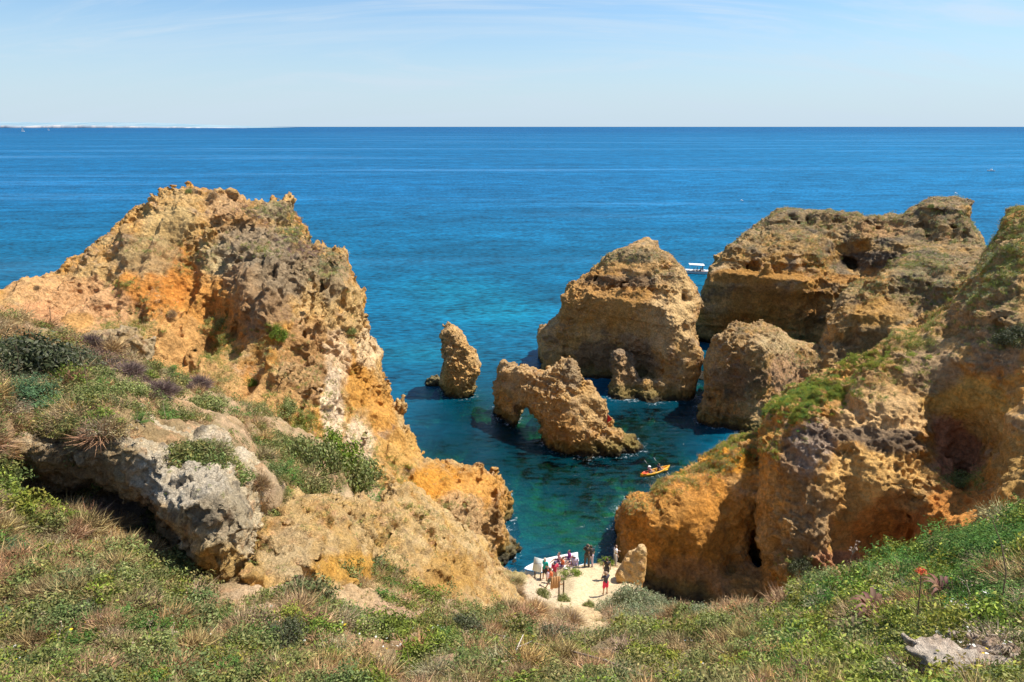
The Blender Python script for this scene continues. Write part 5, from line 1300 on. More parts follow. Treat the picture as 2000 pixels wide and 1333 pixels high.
on_cliff(outcrop, [(250, 830, 40, 30, ['grass_dry', 'herb', 'twigs'], 1), (430, 970, 40, 40, ['herb', 'olive'], .25), (490, 960, 30, 50, ['twigs', 'grass_dry'], 1), (340, 960, 20, 12, ['herb'], 1.5), (385, 965, 12, 10, ['yellow', 'herb'], 1), (410, 890, 14, 10, ['herb', 'fern'], 1.5), (350, 900, 100, 50, ['herb', 'grass_dry'], .12), (100, 865, 120, 14, ['twigs', 'grass_dry'], 1.5), (460, 1050, 30, 40, ['twigs'], .5)], 420, -.3, (.35, .8), seed=7)
on_cliff(congl, [(650, 1010, 120, 25, ['twigs', 'olive', 'grass_dry'], 1), (520, 1040, 30, 50, ['twigs', 'olive'], 1.2), (620, 1060, 60, 40, ['twigs'], .3), (850, 1060, 60, 30, ['twigs', 'olive'], .6), (760, 1090, 30, 40, ['olive', 'twigs'], .6), (960, 1130, 40, 40, ['twigs', 'grass_dry'], .8), (800, 1000, 40, 25, ['twigs', 'olive', 'herb'], 1)], 1100, -.3, (.5, 1.1), seed=8)
# --- stalks, branches, flowers
def stalk(px, py, pts, rad, label, col=(.23, .17, .10), mat=None, heads=None, name='dry_stalk', cat='stalk', Ydepth=None):
    """pts: picture positions of the stem at the distance of its foot"""
    p0 = gpt(px, py); Y = p0[1]
    w = [p0 - [0, 0, .1]] + [W(a, b, Y + i * .03) for i, (a, b) in enumerate(pts)]
    w = np.array(w); loc = w[0].copy(); n = len(w)
    V, T, Cc = tube_np(w - loc, np.linspace(rad, rad * .4, n), col, 5)
    r = empty(name, loc)
    mesh_np('stem', V, T, M_DRY, Cc, parent=r)
    tag(r, label, cat, 'tall stalks on the slope')
    return r, w - loc
def head(parent, c, r, cols, n=60, name='flower', leaf=.2, zf=1.0):
    V, T, Cc = tpl_herb(n, r, r * leaf, cols, zf); V = V + np.array(c)
    return mesh_np(name, V, T, M_LEAF, Cc, parent=parent)
for a in [((178, 790), [(172, 760), (165, 720), (152, 680), (145, 650)], .012, 'long pale bent stalk rising right of the dark thicket'),
          ((40, 765), [(38, 730), (33, 680), (30, 645)], .008, 'thin pale stem standing in front of the dark thicket'),
          ((45, 815), [(28, 770), (20, 740), (18, 710)], .009, 'bent brown stem above the big fennel'),
          ((98, 640), [(98, 615), (97, 600)], .02, 'short dark stake on the crest at upper left'),
          ((5, 965), [(12, 940), (22, 905), (29, 880)], .010, 'pale stick leaning on the shaded wall at the left edge'),
          ((1622, 1180), [(1620, 1140), (1655, 1100)], .006, 'slim stem with side branch before the orange recess'),
          ((1950, 1215), [(1965, 1120), (1955, 1060), (1940, 1020)], .008, 'tall dark stalk at the right edge of the slope'),
          ((1905, 1200), [(1890, 1150), (1875, 1105)], .006, 'leaning thin dark stalk on the right slope'),
          ((1643, 1260), [(1641, 1220), (1640, 1185)], .005, 'left one of two short dark stalks above the yellow flower'),
          ((1617, 1280), [(1618, 1230), (1619, 1195)], .005, 'shorter dark stalk left of its twin above the yellow flower'),
          ((290, 1250), [(298, 1215), (310, 1165), (318, 1140)], .008, 'grey-green stalk rising in front of the hollow'),
          ((695, 1285), [(710, 1240), (722, 1210)], .006, 'thin leaning dry stem at bottom centre left')]:
    stalk(a[0][0], a[0][1], a[1], a[2], a[3])
r_, w_ = stalk(1655, 1150, [(1658, 1120), (1662, 1090), (1668, 1072)], .006, 'dry seed-head stalk in front of the orange cliff, branching at its top', (.5, .4, .3))
for k in range(9):
    e = w_[-1] + rv.normal(0, .10, 3) * [1, .5, .8]
    V, T, Cc = tube_np([w_[-2] + (w_[-1] - w_[-2]) * rv.random(), e], [.004, .002], (.5, .4, .3), 3); mesh_np('twig', V, T, M_DRY, Cc, parent=r_)
    head(r_, e, .022, [(.62, .50, .40)], 14, 'seed_head', .4)
r_, w_ = stalk(1788, 1250, [(1792, 1200), (1797, 1150), (1799, 1118)], .009, 'tall stem carrying one orange-red flower cluster', (.20, .12, .08))
head(r_, w_[-1] + [0, 0, .0], .055, [(.75, .13, .05), (.70, .2, .08)], 90, 'flower_cluster', .22, .75)
# long dry stalk lying across the bottom and the bleached branch
p = [W(930, 1228, 12.3), W(1005, 1250, 10.2), W(1100, 1268, 8.5), W(1180, 1290, 7.3), W(1290, 1335, 6.0)]
V, T, Cc = tube_np(np.array(p) - p[2], [.008, .014, .017, .018, .02], (.34, .25, .17), 6)
o = mesh_np('fallen_stalk', V, T, M_DRY, Cc); o.location = p[2]; tag(o, 'long brown dead flower stalk lying aslant over the bushes at bottom centre', 'stalk')
p = [W(978, 1345, 6.3), W(1000, 1290, 6.8), W(1012, 1262, 7.1), W(1022, 1240, 7.3)]
br = empty('dead_branch', p[0]); tag(br, 'bleached forked dead branch standing at bottom centre', 'branch')
V, T, Cc = tube_np(np.array(p) - p[0], [.018, .015, .010, .005], (.58, .50, .42), 6); mesh_np('stem', V, T, M_DRY, Cc, parent=br)
for q in ([W(1012, 1264, 7.08), W(1028, 1258, 7.1), W(1040, 1252, 7.1)], [W(978, 1330, 6.4), W(985, 1318, 6.5), W(1000, 1300, 6.75)], [W(1006, 1280, 6.9), W(1018, 1284, 6.9)]):
    V, T, Cc = tube_np(np.array(q) - p[0], np.linspace(.010, .004, len(q)), (.58, .50, .42), 5); mesh_np('fork', V, T, M_DRY, Cc, parent=br)
# single blossoms near the camera
def blossom(px, py, r, cols, label, name='flower', up=.10):
    p0 = gpt(px, py + 34); top = W(px, py, p0[1]); r = r * 1.25
    e = empty(name, p0); V, T, Cc = tube_np([[0, 0, 0], (top - p0) * .5 + [.01, 0, 0], top - p0], [.003, .0025, .002], (.12, .16, .05), 4)
    mesh_np('stem', V, T, M_LEAF, Cc, parent=e)
    n = 22; th = np.arange(n) / n * 6.283; rr = r
    ctr = top - p0; tipv = np.stack([np.cos(th) * rr, np.sin(th) * rr * .9, np.full(n, .25 * r)], 1) + ctr
    ctr2 = ctr + np.array([0, 0, .0]); V = []; T = []
    for k in range(n):
        a, b = th[k] - .12, th[k] + .12; i = len(V)
        V += [ctr2, ctr + np.array([math.cos(a), math.sin(a), .2]) * rr * .7, tipv[k], ctr + np.array([math.cos(b), math.sin(b), .2]) * rr * .7]
        T += [(i, i + 1, i + 2), (i, i + 2, i + 3)]
    mesh_np('petals', np.array(V), np.array(T), M_LEAF, cmix(len(V), cols, .15), parent=e)
    return tag(e, label, 'flower', 'single blossoms near the path')
YL = [(.85, .62, .02)]; WH = [(.85, .83, .78)]
blossom(1956, 1245, .022, YL, 'big yellow daisy at right, below the yellow mat')
blossom(1589, 1289, .022, YL, 'big yellow daisy at bottom right of centre')
blossom(1617, 1296, .015, [(.85, .42, .03)], 'small orange daisy just right of the big bottom daisy')
blossom(1726, 1318, .016, [(.85, .45, .03)], 'orange daisy at the bottom edge before the flat stones')
blossom(1922, 1278, .014, YL, 'small yellow daisy under the mustard clump')
blossom(1840, 1290, .014, YL, 'small yellow daisy at the left rim of the flat stones')
blossom(1828, 1303, .014, YL, 'yellow daisy in front of the flat stones')
blossom(1902, 1304, .014, YL, 'yellow daisy in the middle of the flat stones')
blossom(1730, 1248, .026, WH, 'largest white flower on the right slope')
blossom(1743, 1213, .015, WH, 'white flower left of the red flower stalk foot')
blossom(1801, 1212, .020, WH, 'white flower right of the red flower stalk foot')
blossom(1832, 1236, .018, WH, 'white flower below the yellow mat, at its left')
blossom(1925, 1157, .028, WH, 'white flower high on the right slope')
blossom(1972, 1131, .024, WH, 'white flower near the right edge, upper one')
blossom(1874, 1220, .014, WH, 'tiny white flower inside the yellow mat')
fw = rv.uniform(0, 1, (420, 2)); fx = 1250 + fw[:, 0] ** .8 * 800; fy = 1330 - fw[:, 1] * np.interp(fx, [1250, 1600, 2000], [110, 150, 230])
fx = np.r_[fx, rv.uniform(0, 1250, 160)]; fy = np.r_[fy, rv.uniform(1220, 1330, 160)]
fp = gpt(fx, fy) + [0, 0, .12]; sz = .0036 * rv.uniform(.6, 1.5, len(fp)) * fp[:, 1] ** .7
V, T, Cc = leaves(fp, unit(np.c_[rv.normal(0, .3, (len(fp), 2)), np.ones(len(fp))]), sz * 1.3, cmix(len(fp), [(.8, .78, .72), (.8, .78, .72), (.8, .58, .03)], .1), .9)
tag(mesh_np('small_blossoms', V, T, M_LEAF, Cc), kind='stuff')
# reddish rosettes
def rosette(px, py, rpx, label, cols=((.20, .10, .075), (.26, .15, .09), (.15, .10, .06))):
    p0 = gpt(px, py, .06); r = rpx * p0[1] / 850; e = empty('succulent', p0); tag(e, label, 'succulent', 'reddish succulent rosettes')
    for k in range(13):
        a = k * 2.4; d = np.array([math.cos(a), math.sin(a), .0]); l = r * rv.uniform(.7, 1.05); w = r * .10
        s = np.array([-d[1], d[0], 0]); ts = np.linspace(0, 1, 6); V = []
        for t in ts:
            c_ = d * l * t + np.array([0, 0, r * .55 * math.sin(t * 2.4)]); ww = w * (1 - t ** 2.2) + .002
            V += [c_ - s * ww + [0, 0, ww * .5], c_ - [0, 0, ww * .3], c_ + s * ww + [0, 0, ww * .5]]
        T = []
        for i in range(5):
            for j in range(2):
                q = i * 3 + j; T += [(q, q + 1, q + 4), (q, q + 4, q + 3)]
        mesh_np('leaf', np.array(V), np.array(T), M_LEAF, np.tile(cvar(1, cols[k % 3], .2)[0], (18, 1)), parent=e)
rosette(1700, 1240, 50, 'brown curled succulent rosette on the right slope')
rosette(1665, 1272, 46, 'brown drooping succulent rosette above the big bottom daisy', ((.16, .11, .06), (.2, .14, .07), (.12, .09, .05)))
rosette(1835, 1188, 34, 'reddish succulent rosette right of the red flower stalk')

# thin dry stems everywhere among the plants
sx = rv.uniform(-20, 2020, 330); cyx = np.interp(sx, crest[:, 0], crest[:, 1]); sy = cyx + 8 + (1340 - cyx) * rv.random(330) ** 1.2
okk = np.exp(-(((sx - 1160) / 110) ** 2 + ((sy - 1150) / 60) ** 2)) < .2; sx, sy = sx[okk], sy[okk]
sp = gpt(sx, sy); ps = []
for p0 in sp:
    h = rv.uniform(.18, .55) * np.interp(p0[1], [4, 12, 30], [.6, 1.1, 1.7]); d = unit(rv.normal(size=3) * [.35, .35, 0] + [0, 0, 1]); b = rv.normal(0, .12, 3) * h
    cc = cvar(1, [(.42, .30, .18), (.20, .13, .08), (.55, .45, .32), (.30, .26, .12)][rv.integers(0, 4)])[0]; rr = .0022 * p0[1] ** .45
    ps.append(tube_np([p0 - [0, 0, .03], p0 + d * h * .5 + b * .4, p0 + d * h + b], [rr, rr * .8, rr * .5], cc, 3))
    if rv.random() < .4:
        for _ in range(4):
            q = p0 + d * h * rv.uniform(.6, 1) + b * .8; e_ = q + unit(rv.normal(size=3) + [0, 0, .8]) * h * .16
            ps.append(tube_np([q, e_], [rr * .6, rr * .4], cc, 3)); ps.append((lambda V, T, C_: (V + e_, T, C_))(*tpl_herb(5, rr * 3, rr * 2.2, [(.5, .38, .24)], 1)))
V, T, Cc = join(ps); tag(mesh_np('dry_stems', V, T, M_DRY, Cc), kind='stuff')
# ------------------------------------------------------------------ people
SK = (.50, .30, .19)
def rc(P, a, b, ra, rb):         # distance to a tapering limb
    a = np.array(a, np.float32); b = np.array(b, np.float32); d = b - a
    t = np.clip(((P - a) @ d) / (d @ d + 1e-9), 0, 1)
    return np.sqrt(((P - a - t[..., None] * d) ** 2).sum(-1)) - (ra + (rb - ra) * t)
MATS = {}
def cm(rgb, rough=.8):
    if rgb not in MATS: MATS[rgb] = plain('cloth', rgb, rough, var=.1, scale=9)
    return MATS[rgb]
def sdf_mesh(name, limbs, lo, hi, h, mat, parent, k=.03, cut=None):
    gx, gy, gz = [np.arange(lo[i], hi[i], h, dtype=np.float32) for i in range(3)]
    P = np.stack(np.meshgrid(gx, gy, gz, indexing='ij'), -1); v = None
    for l_ in limbs:
        q = rc(P, *l_); v = q if v is None else smin(v, q, k)
    if cut is not None: v = cut(P, v)
    v[0] = v[-1] = 1; v[:, 0] = v[:, -1] = 1; v[:, :, 0] = v[:, :, -1] = 1
    V, Q = surfnet(v, (gx[0], gy[0], gz[0]), h); V = relax(V, Q, 1, .5)
    return mesh_np(name, V, Q, mat, None, smooth=True, parent=parent)
def person(loc, rz, label, H=1.7, pose='stand', shirt=(.1, .1, .1), legs=(.1, .1, .1), hair=(.06, .035, .02), skin=SK, long_legs=False, hat=None, arms=None, bag=None, sleeves='short', dress=False):
    r = empty('person', loc, rz); tag(r, label, 'person', 'visitors'); s = H / 1.75
    sit = pose == 'sit'; zp = .95 if not sit else .14      # pelvis height
    hip = [(-.095, 0, zp), (.095, 0, zp)]
    if sit: knee = [(-.13, -.42, zp + .16), (.13, -.42, zp + .16)]; ank = [(-.12, -.78, .05), (.12, -.78, .05)]
    elif pose == 'walk': knee = [(-.1, -.16, .52), (.1, .06, .50)]; ank = [(-.1, -.12, .09), (.1, .34, .16)]
    else: knee = [(-.12, -.03, .50), (.12, -.02, .50)]; ank = [(-.15, .0, .08), (.15, .02, .08)]
    ch = zp + .42; sh = [(-.19, 0, zp + .50), (.19, 0, zp + .50)]; nk = (0, .0, zp + .57); hd = (0, -.02, zp + .70)
    A_ = arms or 'down'
    if A_ == 'down': el = [(-.25, .02, zp + .22), (.25, .02, zp + .22)]; wr = [(-.25, -.06, zp - .03), (.25, -.06, zp - .03)]
    elif A_ == 'camera': el = [(-.26, -.14, zp + .28), (.26, -.14, zp + .28)]; wr = [(-.07, -.26, zp + .56), (.07, -.26, zp + .56)]
    elif A_ == 'hips': el = [(-.36, .06, zp + .25), (.36, .06, zp + .25)]; wr = [(-.17, -.06, zp + .08), (.17, -.06, zp + .08)]
    elif A_ == 'paddle': el = [(-.32, -.10, zp + .28), (.32, -.10, zp + .26)]; wr = [(-.34, -.36, zp + .36), (.30, -.36, zp + .24)]
    else: el = [(-.25, -.02, zp + .24), (.27, -.10, zp + .25)]; wr = [(-.24, -.14, zp + .0), (.10, -.32, zp + .22)]   # holding something in front
    L = [((0, 0, zp + .02), (0, 0, zp + .20), .125, .115), ((-.07, 0, ch), (.07, 0, ch), .118, .118), ((-.06, 0, zp + .2), (.0, 0, ch), .10, .11), (sh[0], sh[1], .062, .062),
         ((0, 0, ch + .05), nk, .075, .052), (nk, hd, .05, .055), ((0, -.01, zp + .74), (0, -.02, zp + .69), .092, .082), ((0, -.02, zp + .66), (0, -.05, zp + .63), .06, .045),
         ((0, -.09, zp + .71), (0, -.118, zp + .685), .010, .014), ((-.092, 0, zp + .705), (-.095, .01, zp + .69), .014, .012), ((.092, 0, zp + .705), (.095, .01, zp + .69), .014, .012)]
    for i in (0, 1):
        L += [(hip[i], knee[i], .088, .056), (knee[i], ank[i], .056, .036), (ank[i], tuple(np.array(ank[i]) + [0, -.15, -.045]), .038, .03),
              (sh[i], el[i], .052, .038), (el[i], wr[i], .038, .026)]
        w = np.array(wr[i]); d = unit(w - np.array(el[i])); pm = w + d * .07
        L.append((tuple(w), tuple(pm), .028, .034))
    L = [(tuple(np.array(a) * s), tuple(np.array(b) * s), ra * s, rb * s) for a, b, ra, rb in L]
    sdf_mesh('body', L, (-.5, -.95 if sit else -.45, -.02), (.5, .5, (zp + .9) * s), .02, cm(skin, .6), r)
    # five fingers on each hand
    for i in (0, 1):
        w = np.array(wr[i]); d = unit(w - np.array(el[i])); pm = (w + d * .08) * s; sd_ = unit(np.cross(d, [0.1, .9, .2])); up = np.cross(sd_, d); ps = []
        for k, (o_, ln) in enumerate([(-.024, .068), (-.008, .078), (.008, .072), (.024, .056)]):
            b = pm + sd_ * o_ * s; m1 = b + (d * .55 + up * .12) * ln * s; m2 = b + (d * .8 + up * .5) * ln * s
            ps.append(tube_np([b - d * .02, m1, m2], [.009, .008, .006], skin, 5))
        b = (w + d * .03) * s - sd_ * .026 * s; ps.append(tube_np([b, b - sd_ * .028 + d * .02, b - sd_ * .026 + d * .05], [.011, .010, .007], skin, 5))
        V, T, Cc = join(ps); mesh_np('fingers', V, T, cm(skin, .6), None, parent=r)
    # eyes and mouth
    for i in (-1, 1):
        V, T, Cc = tube_np([[i * .032 * s, -.098 * s, (zp + .715) * s], [i * .032 * s, -.108 * s, (zp + .715) * s]], [.010, .006], (0, 0, 0), 6); mesh_np('eye', V, T, cm((.03, .02, .02)), None, parent=r)
    V, T, Cc = tube_np([[-.022 * s, -.092 * s, (zp + .645) * s], [0, -.102 * s, (zp + .642) * s], [.022 * s, -.092 * s, (zp + .645) * s]], [.004, .006, .004], (0, 0, 0), 5); mesh_np('mouth', V, T, cm((.40, .14, .12)), None, parent=r)
    g = .016
    def cl(name, limbs, mat, cut=None):
        l2 = [(tuple(np.array(a) * s), tuple(np.array(b) * s), (ra + g) * s, (rb + g) * s) for a, b, ra, rb in limbs]
        sdf_mesh(name, l2, (-.5, -.95 if sit else -.45, -.02), (.5, .5, (zp + .9) * s), .02, mat, r, cut=cut)
    top = [((0, 0, zp + .06), (0, 0, zp + .20), .125, .115), ((-.07, 0, ch), (.07, 0, ch), .118, .118), ((0, 0, zp + .2), (0, 0, ch), .11, .115), (sh[0], sh[1], .062, .062)]
    if sleeves != 'none':
        for i in (0, 1):
            e = np.array(sh[i]) + (np.array(el[i]) - sh[i]) * (.6 if sleeves == 'short' else 1.0)
            top.append((sh[i], tuple(e), .054, .046))
            if sleeves == 'long': top.append((el[i], wr[i], .042, .03))
    cl('shirt', top, cm(shirt), (lambda P, v: np.maximum(v, -(np.sqrt(P[..., 0] ** 2 + P[..., 1] ** 2 + (P[..., 2] - (zp + .6) * s) ** 2) - .075 * s))))
    if dress:
        cl('skirt', [((0, 0, zp + .05), (0, 0, zp - .38), .13, .22)], cm(legs))
    else:
        f = 1.0 if long_legs else .55; lg = [((-.06, 0, zp + .03), (.06, 0, zp + .03), .112, .112)]
        for i in (0, 1):
            k_ = np.array(hip[i]) + (np.array(knee[i]) - hip[i]) * (1 if long_legs else .75)
            lg.append((hip[i], tuple(k_), .092, .068 if long_legs else .085))
            if long_legs: lg.append((knee[i], ank[i], .06, .05))
        cl('trousers' if long_legs else 'shorts', lg, cm(legs))
    hc = (zp + .735) * s
    sdf_mesh('hair', [((0, .012, hc + .012), (0, .02, hc - .02), .098 * s, .09 * s), ((0, .05 * s, hc - .02), (0, .06 * s, hc - (.16 if dress else .07)), .075 * s, .05 * s)], (-.2, -.2, hc - .35), (.2, .25, hc + .2), .016, cm(hair), r,
             cut=lambda P, v: np.maximum(v, -(P[..., 1] + .055 * s + (P[..., 2] - hc - .03) * -.6)))
    if hat:
        V, T, Cc = join([tube_np([[0, .0, hc + .06 * s], [0, 0, hc + .065 * s]], [.16 * s, .155 * s], (0, 0, 0), 16), tube_np([[0, 0, hc + .06 * s], [0, 0, hc + .12 * s], [0, 0, hc + .14 * s], [0, 0, hc + .142 * s]], [.105 * s, .095 * s, .05 * s, .001], (0, 0, 0), 16),
                         tube_np([[0, 0, hc + .058 * s], [0, 0, hc + .062 * s]], [.001, .16 * s], (0, 0, 0), 16)])
        mesh_np('hat', V, T, cm(hat), None, parent=r)
    for nm in (['sandal', 'sandal'] if not sit else []):
        pass
    for i in (0, 1):
        a = np.array(ank[i]); sdf_mesh('shoe', [(tuple((a + [0, .03, -.045]) * s), tuple((a + [0, -.15, -.05]) * s), .04 * s, .036 * s)], tuple((a + [-.1, -.26, -.14]) * s), tuple((a + [.1, .12, .06]) * s), .014, cm((.12, .09, .07)), r)
    if bag:
        sdf_mesh('backpack', [((0, .19 * s, zp + .18), (0, .17 * s, zp + .42), .12 * s, .10 * s)], (-.25, .0, zp - .1), (.25, .4, zp + .7), .02, cm(bag), r)
    return r
P_ = lambda x, y: gpt(x, y)
person(P_(1182, 1162), R(200), 'person in a dark top and bright pink-red shorts standing on the open sand', 1.66, arms='camera', shirt=(.05, .045, .06), legs=(.75, .03, .10), hair=(.35, .25, .18))
person(P_(1184, 1133), R(170), 'person in a black tank top walking just behind the one in red shorts', 1.66, 'walk', shirt=(.03, .025, .025), legs=(.05, .045, .05), sleeves='none', hair=(.05, .03, .02))
person(P_(1201, 1106), R(100), 'person in a white shirt standing against the cliff at the right end of the rim', 1.62, arms='hold', shirt=(.8, .8, .82), legs=(.55, .52, .5), hair=(.05, .03, .02), long_legs=True)
person(P_(1146, 1109), R(165), 'tall person in black standing left in the couple at the seaward rim', 1.8, arms='camera', shirt=(.03, .025, .02), legs=(.07, .06, .05), long_legs=True, hair=(.03, .02, .02))
person(P_(1153, 1108), R(190), 'person in black top and pale patterned trousers, right in the couple at the rim', 1.76, arms='hold', shirt=(.03, .03, .04), legs=(.52, .42, .50), long_legs=True, hair=(.04, .03, .02))
person(P_(1064, 1134), R(140), 'person in a teal shirt and dark shorts beside the white sign', 1.76, arms='hold', shirt=(.01, .34, .30), legs=(.05, .04, .04), hair=(.55, .42, .34))
person(P_(1083, 1140), R(200), 'person in a crimson shirt standing behind the wooden board', 1.72, arms='down', shirt=(.42, .025, .07), legs=(.5, .36, .26), hair=(.05, .06, .14))
person(P_(1074, 1150), R(120), 'person in an orange top with a white and pink bag next to the wooden board', 1.7, 'walk', arms='down', shirt=(.70, .16, .06), legs=(.10, .13, .12), hair=(.10, .06, .04), bag=(.75, .6, .66))

# ------------------------------------------------------------------ sign and board
M_WOOD = plain('weathered_wood', (.42, .22, .09), .8, var=.25); M_DWOOD = plain('dark_post', (.12, .08, .05), .8); M_PANEL = plain('sign_panel', (.66, .70, .68), .45, var=.05)
M_GREY = plain('sign_print_grey', (.40, .42, .46), .5, var=.05); M_GRN = plain('sign_print_green', (.45, .52, .36), .5, var=.1)
def boxm(name, sx, sy, sz, mat, parent, loc=(0, 0, 0), rot=(0, 0, 0), bev=.006):
    x, y, z = sx / 2, sy / 2, sz / 2; b = min(bev, x * .4, y * .4, z * .4)
    V = []; 
    for zz1, ins in ((-z, b), (-z + b, 0), (z - b, 0), (z, b)):
        V += [(-x + ins, -y + ins, zz1), (x - ins, -y + ins, zz1), (x - ins, y - ins, zz1), (-x + ins, y - ins, zz1)]
    Fq = [(3, 2, 1, 0), (12, 13, 14, 15)]
    for k in range(3):
        for j in range(4): Fq.append((k * 4 + j, k * 4 + (j + 1) % 4, k * 4 + 4 + (j + 1) % 4, k * 4 + 4 + j))
    o = mesh_np(name, np.array(V, float), np.array(Fq), mat, None, parent=parent); o.location = loc; o.rotation_euler = rot
    return o
p = P_(1050, 1132); e = empty('information_sign', p, R(-18)); tag(e, 'tilted white information sign at the left end of the sandy viewpoint', 'sign')
for x in (-.2, .2): boxm('post', .07, .07, 1.0, M_DWOOD, e, (x, .02, .48))
boxm('panel', .60, .04, .95, M_PANEL, e, (0, -.06, 1.28), (R(-14), R(5), 0))
boxm('printed_band', .56, .004, .07, M_GREY, e, (0, -.128, 1.42), (R(-14), R(-14), 0), .001)
boxm('printed_picture', .52, .004, .26, M_GRN, e, (0, -.042, 1.06), (R(-14), R(5), 0), .001)
p = P_(1092, 1164); e = empty('wooden_board', p, R(12)); tag(e, 'brown wooden board on dark posts seen from behind on the sand', 'board')
for x in (-.02, .28): boxm('post', .08, .08, 1.1, M_DWOOD, e, (x, 0, .53))
for k in range(4): boxm('plank', .15, .035, .86 - .03 * (k % 2), M_WOOD, e, (-.50 + k * .158, -.01, 1.02), (0, R(1.5), 0))
boxm('rail', .90, .05, .08, M_WOOD, e, (-.12, .035, .80)); boxm('rail', .60, .05, .08, M_WOOD, e, (-.26, .035, 1.28))

# ------------------------------------------------------------------ boats
M_WHITE = plain('white_paint', (.78, .78, .76), .4, var=.04); M_REDP = plain('red_paint', (.45, .06, .05), .45); M_BLUEP = plain('blue_paint', (.06, .22, .42), .45)
M_YEL = plain('kayak_yellow', (.80, .42, .03), .35, var=.05); M_ORG = plain('kayak_orange', (.75, .09, .02), .35, var=.05); M_DK = plain('dark_fittings', (.05, .05, .055), .6); M_ALU = plain('metal_post', (.6, .62, .64), .35, .6, .03)
def hull(name, L, B, H, mat, parent, sheer=.25, point=.9, keel=.25, both=False, z0=0, open_in=None, stripe=None):
    """hull along +X (bow), lofted sections; inner skin makes it an open boat"""
    nS, nR = 17, 9; V = []; xs = np.linspace(-.5, .5, nS)
    def sec(t, inset=0, zin=0):
        u = (t + .5)
        wfr = (1 - max(0, (u - .45) / .55) ** 2.4) * (1 - (0 if not both else max(0, (.5 - u) / .5) ** 2.2)) * (1 if both else (.86 + .14 * min(1, u * 3)))
        w = max(B / 2 * wfr - inset, .01); zt = H + sheer * max(0, u - .4) ** 2 * 2.5 + (sheer * max(0, .4 - u) ** 2 * 2.5 if both else 0)
        zb = -keel * (1 - max(0, (u - .6) / .4) ** 2) + zin
        return [((t * L) + (point * .1 * (i_ in (0, nR - 1)) * (u > .9)), math.cos(math.pi * i_ / (nR - 1)) * w * -1, zt - (zt - zb) * math.sin(math.pi * i_ / (nR - 1)) ** .65) for i_ in range(nR)]
    for t in xs: V += sec(t)
    Fq = []
    for a in range(nS - 1):
        for b in range(nR - 1): Fq.append((a * nR + b, a * nR + b + 1, (a + 1) * nR + b + 1, (a + 1) * nR + b))
    off = len(V)
    for t in xs: V += sec(t * .97, .07, .12)
    for a in range(nS - 1):
        for b in range(nR - 1): Fq.append((off + a * nR + b, off + (a + 1) * nR + b, off + (a + 1) * nR + b + 1, off + a * nR + b + 1))
    for a in range(nS - 1):
        for b in (0, nR - 1):
            Fq.append((a * nR + b, (a + 1) * nR + b, off + (a + 1) * nR + b, off + a * nR + b))
    for b in range(nR - 1): Fq.append((b, off + b, off + b + 1, b + 1))
    V = np.array(V) + [0, 0, z0]
    o = mesh_np(name, V, np.array(Fq), mat, None, smooth=True, parent=parent)
    rail = [V[a * nR] for a in range(nS)], [V[a * nR + nR - 1] for a in range(nS)]
    if stripe:
        for q in rail:
            v, t, c = tube_np(np.array(q) + [0, 0, -.05], .045, (0, 0, 0), 5); mesh_np('rubbing_strake', v, t, stripe, None, parent=parent)
    return o
def ptop(root): return root
# tour boat off the headland
p = sea_pt(1355, 534); tb = empty('tour_boat', p, R(172)); tag(tb, 'white tour boat with a white sunroof between the big stack and the right headland', 'boat')
hull('hull', 7.2, 2.3, .72, M_WHITE, tb, .35, keel=.3, stripe=M_REDP)
boxm('deck', 5.2, 1.8, .06, M_WHITE, tb, (-.4, 0, .18))
boxm('canopy', 3.6, 2.1, .10, M_WHITE, tb, (-.5, 0, 2.15), (0, R(-1.5), 0), .04)
for x in (-2.1, -.6, 1.05):
    for y in (-.9, .9): boxm('canopy_post', .05, .05, 1.75, M_ALU, tb, (x, y, 1.25))
for x in (-1.6, -.8, .1): boxm('bench', .35, 1.7, .3, M_REDP if x == .1 else M_WHITE, tb, (x, 0, .36))
boxm('console', .45, .6, .75, M_WHITE, tb, (-2.4, 0, .55)); boxm('outboard_motor', .35, .35, .9, M_DK, tb, (-3.7, 0, .55), (0, R(10), 0), .05)
v, t, c = tube_np([[2.2, -.8, 1.35], [3.3, -.15, 1.6], [3.3, .15, 1.6], [2.2, .8, 1.35]], .025, (0, 0, 0), 5); mesh_np('bow_rail', v, t, M_ALU, None, parent=tb)
for q in ((2.2, -.8), (2.2, .8), (3.3, 0)): boxm('rail_post', .03, .03, .6, M_ALU, tb, (q[0], q[1], 1.08 if q[0] < 3 else 1.3))
def on_boat(root, x, y, z): 
    return Vector(root.location) + Matrix.Rotation(root.rotation_euler.z, 3, 'Z') @ Vector((x, y, z))
for i, (x, y, c_, l_) in enumerate([(-1.6, -.45, (.6, .2, .1), 'orange shirt at the stern bench'), (-1.6, .4, (.04, .05, .08), 'dark shirt at the stern bench'), (-.8, -.4, (.1, .3, .6), 'blue shirt on the middle bench'), (.1, .4, (.7, .7, .7), 'white shirt on the forward bench')]):
    person(on_boat(tb, x, y, .42), tb.rotation_euler.z + R(90), 'person in %s of the tour boat' % l_, 1.68, 'sit', shirt=c_, legs=(.1, .1, .12))
person(on_boat(tb, -2.0, 0, .2), tb.rotation_euler.z + R(90), 'person standing at the helm under the sunroof of the tour boat', 1.7, arms='hold', shirt=(.05, .05, .06), legs=(.08, .08, .1))
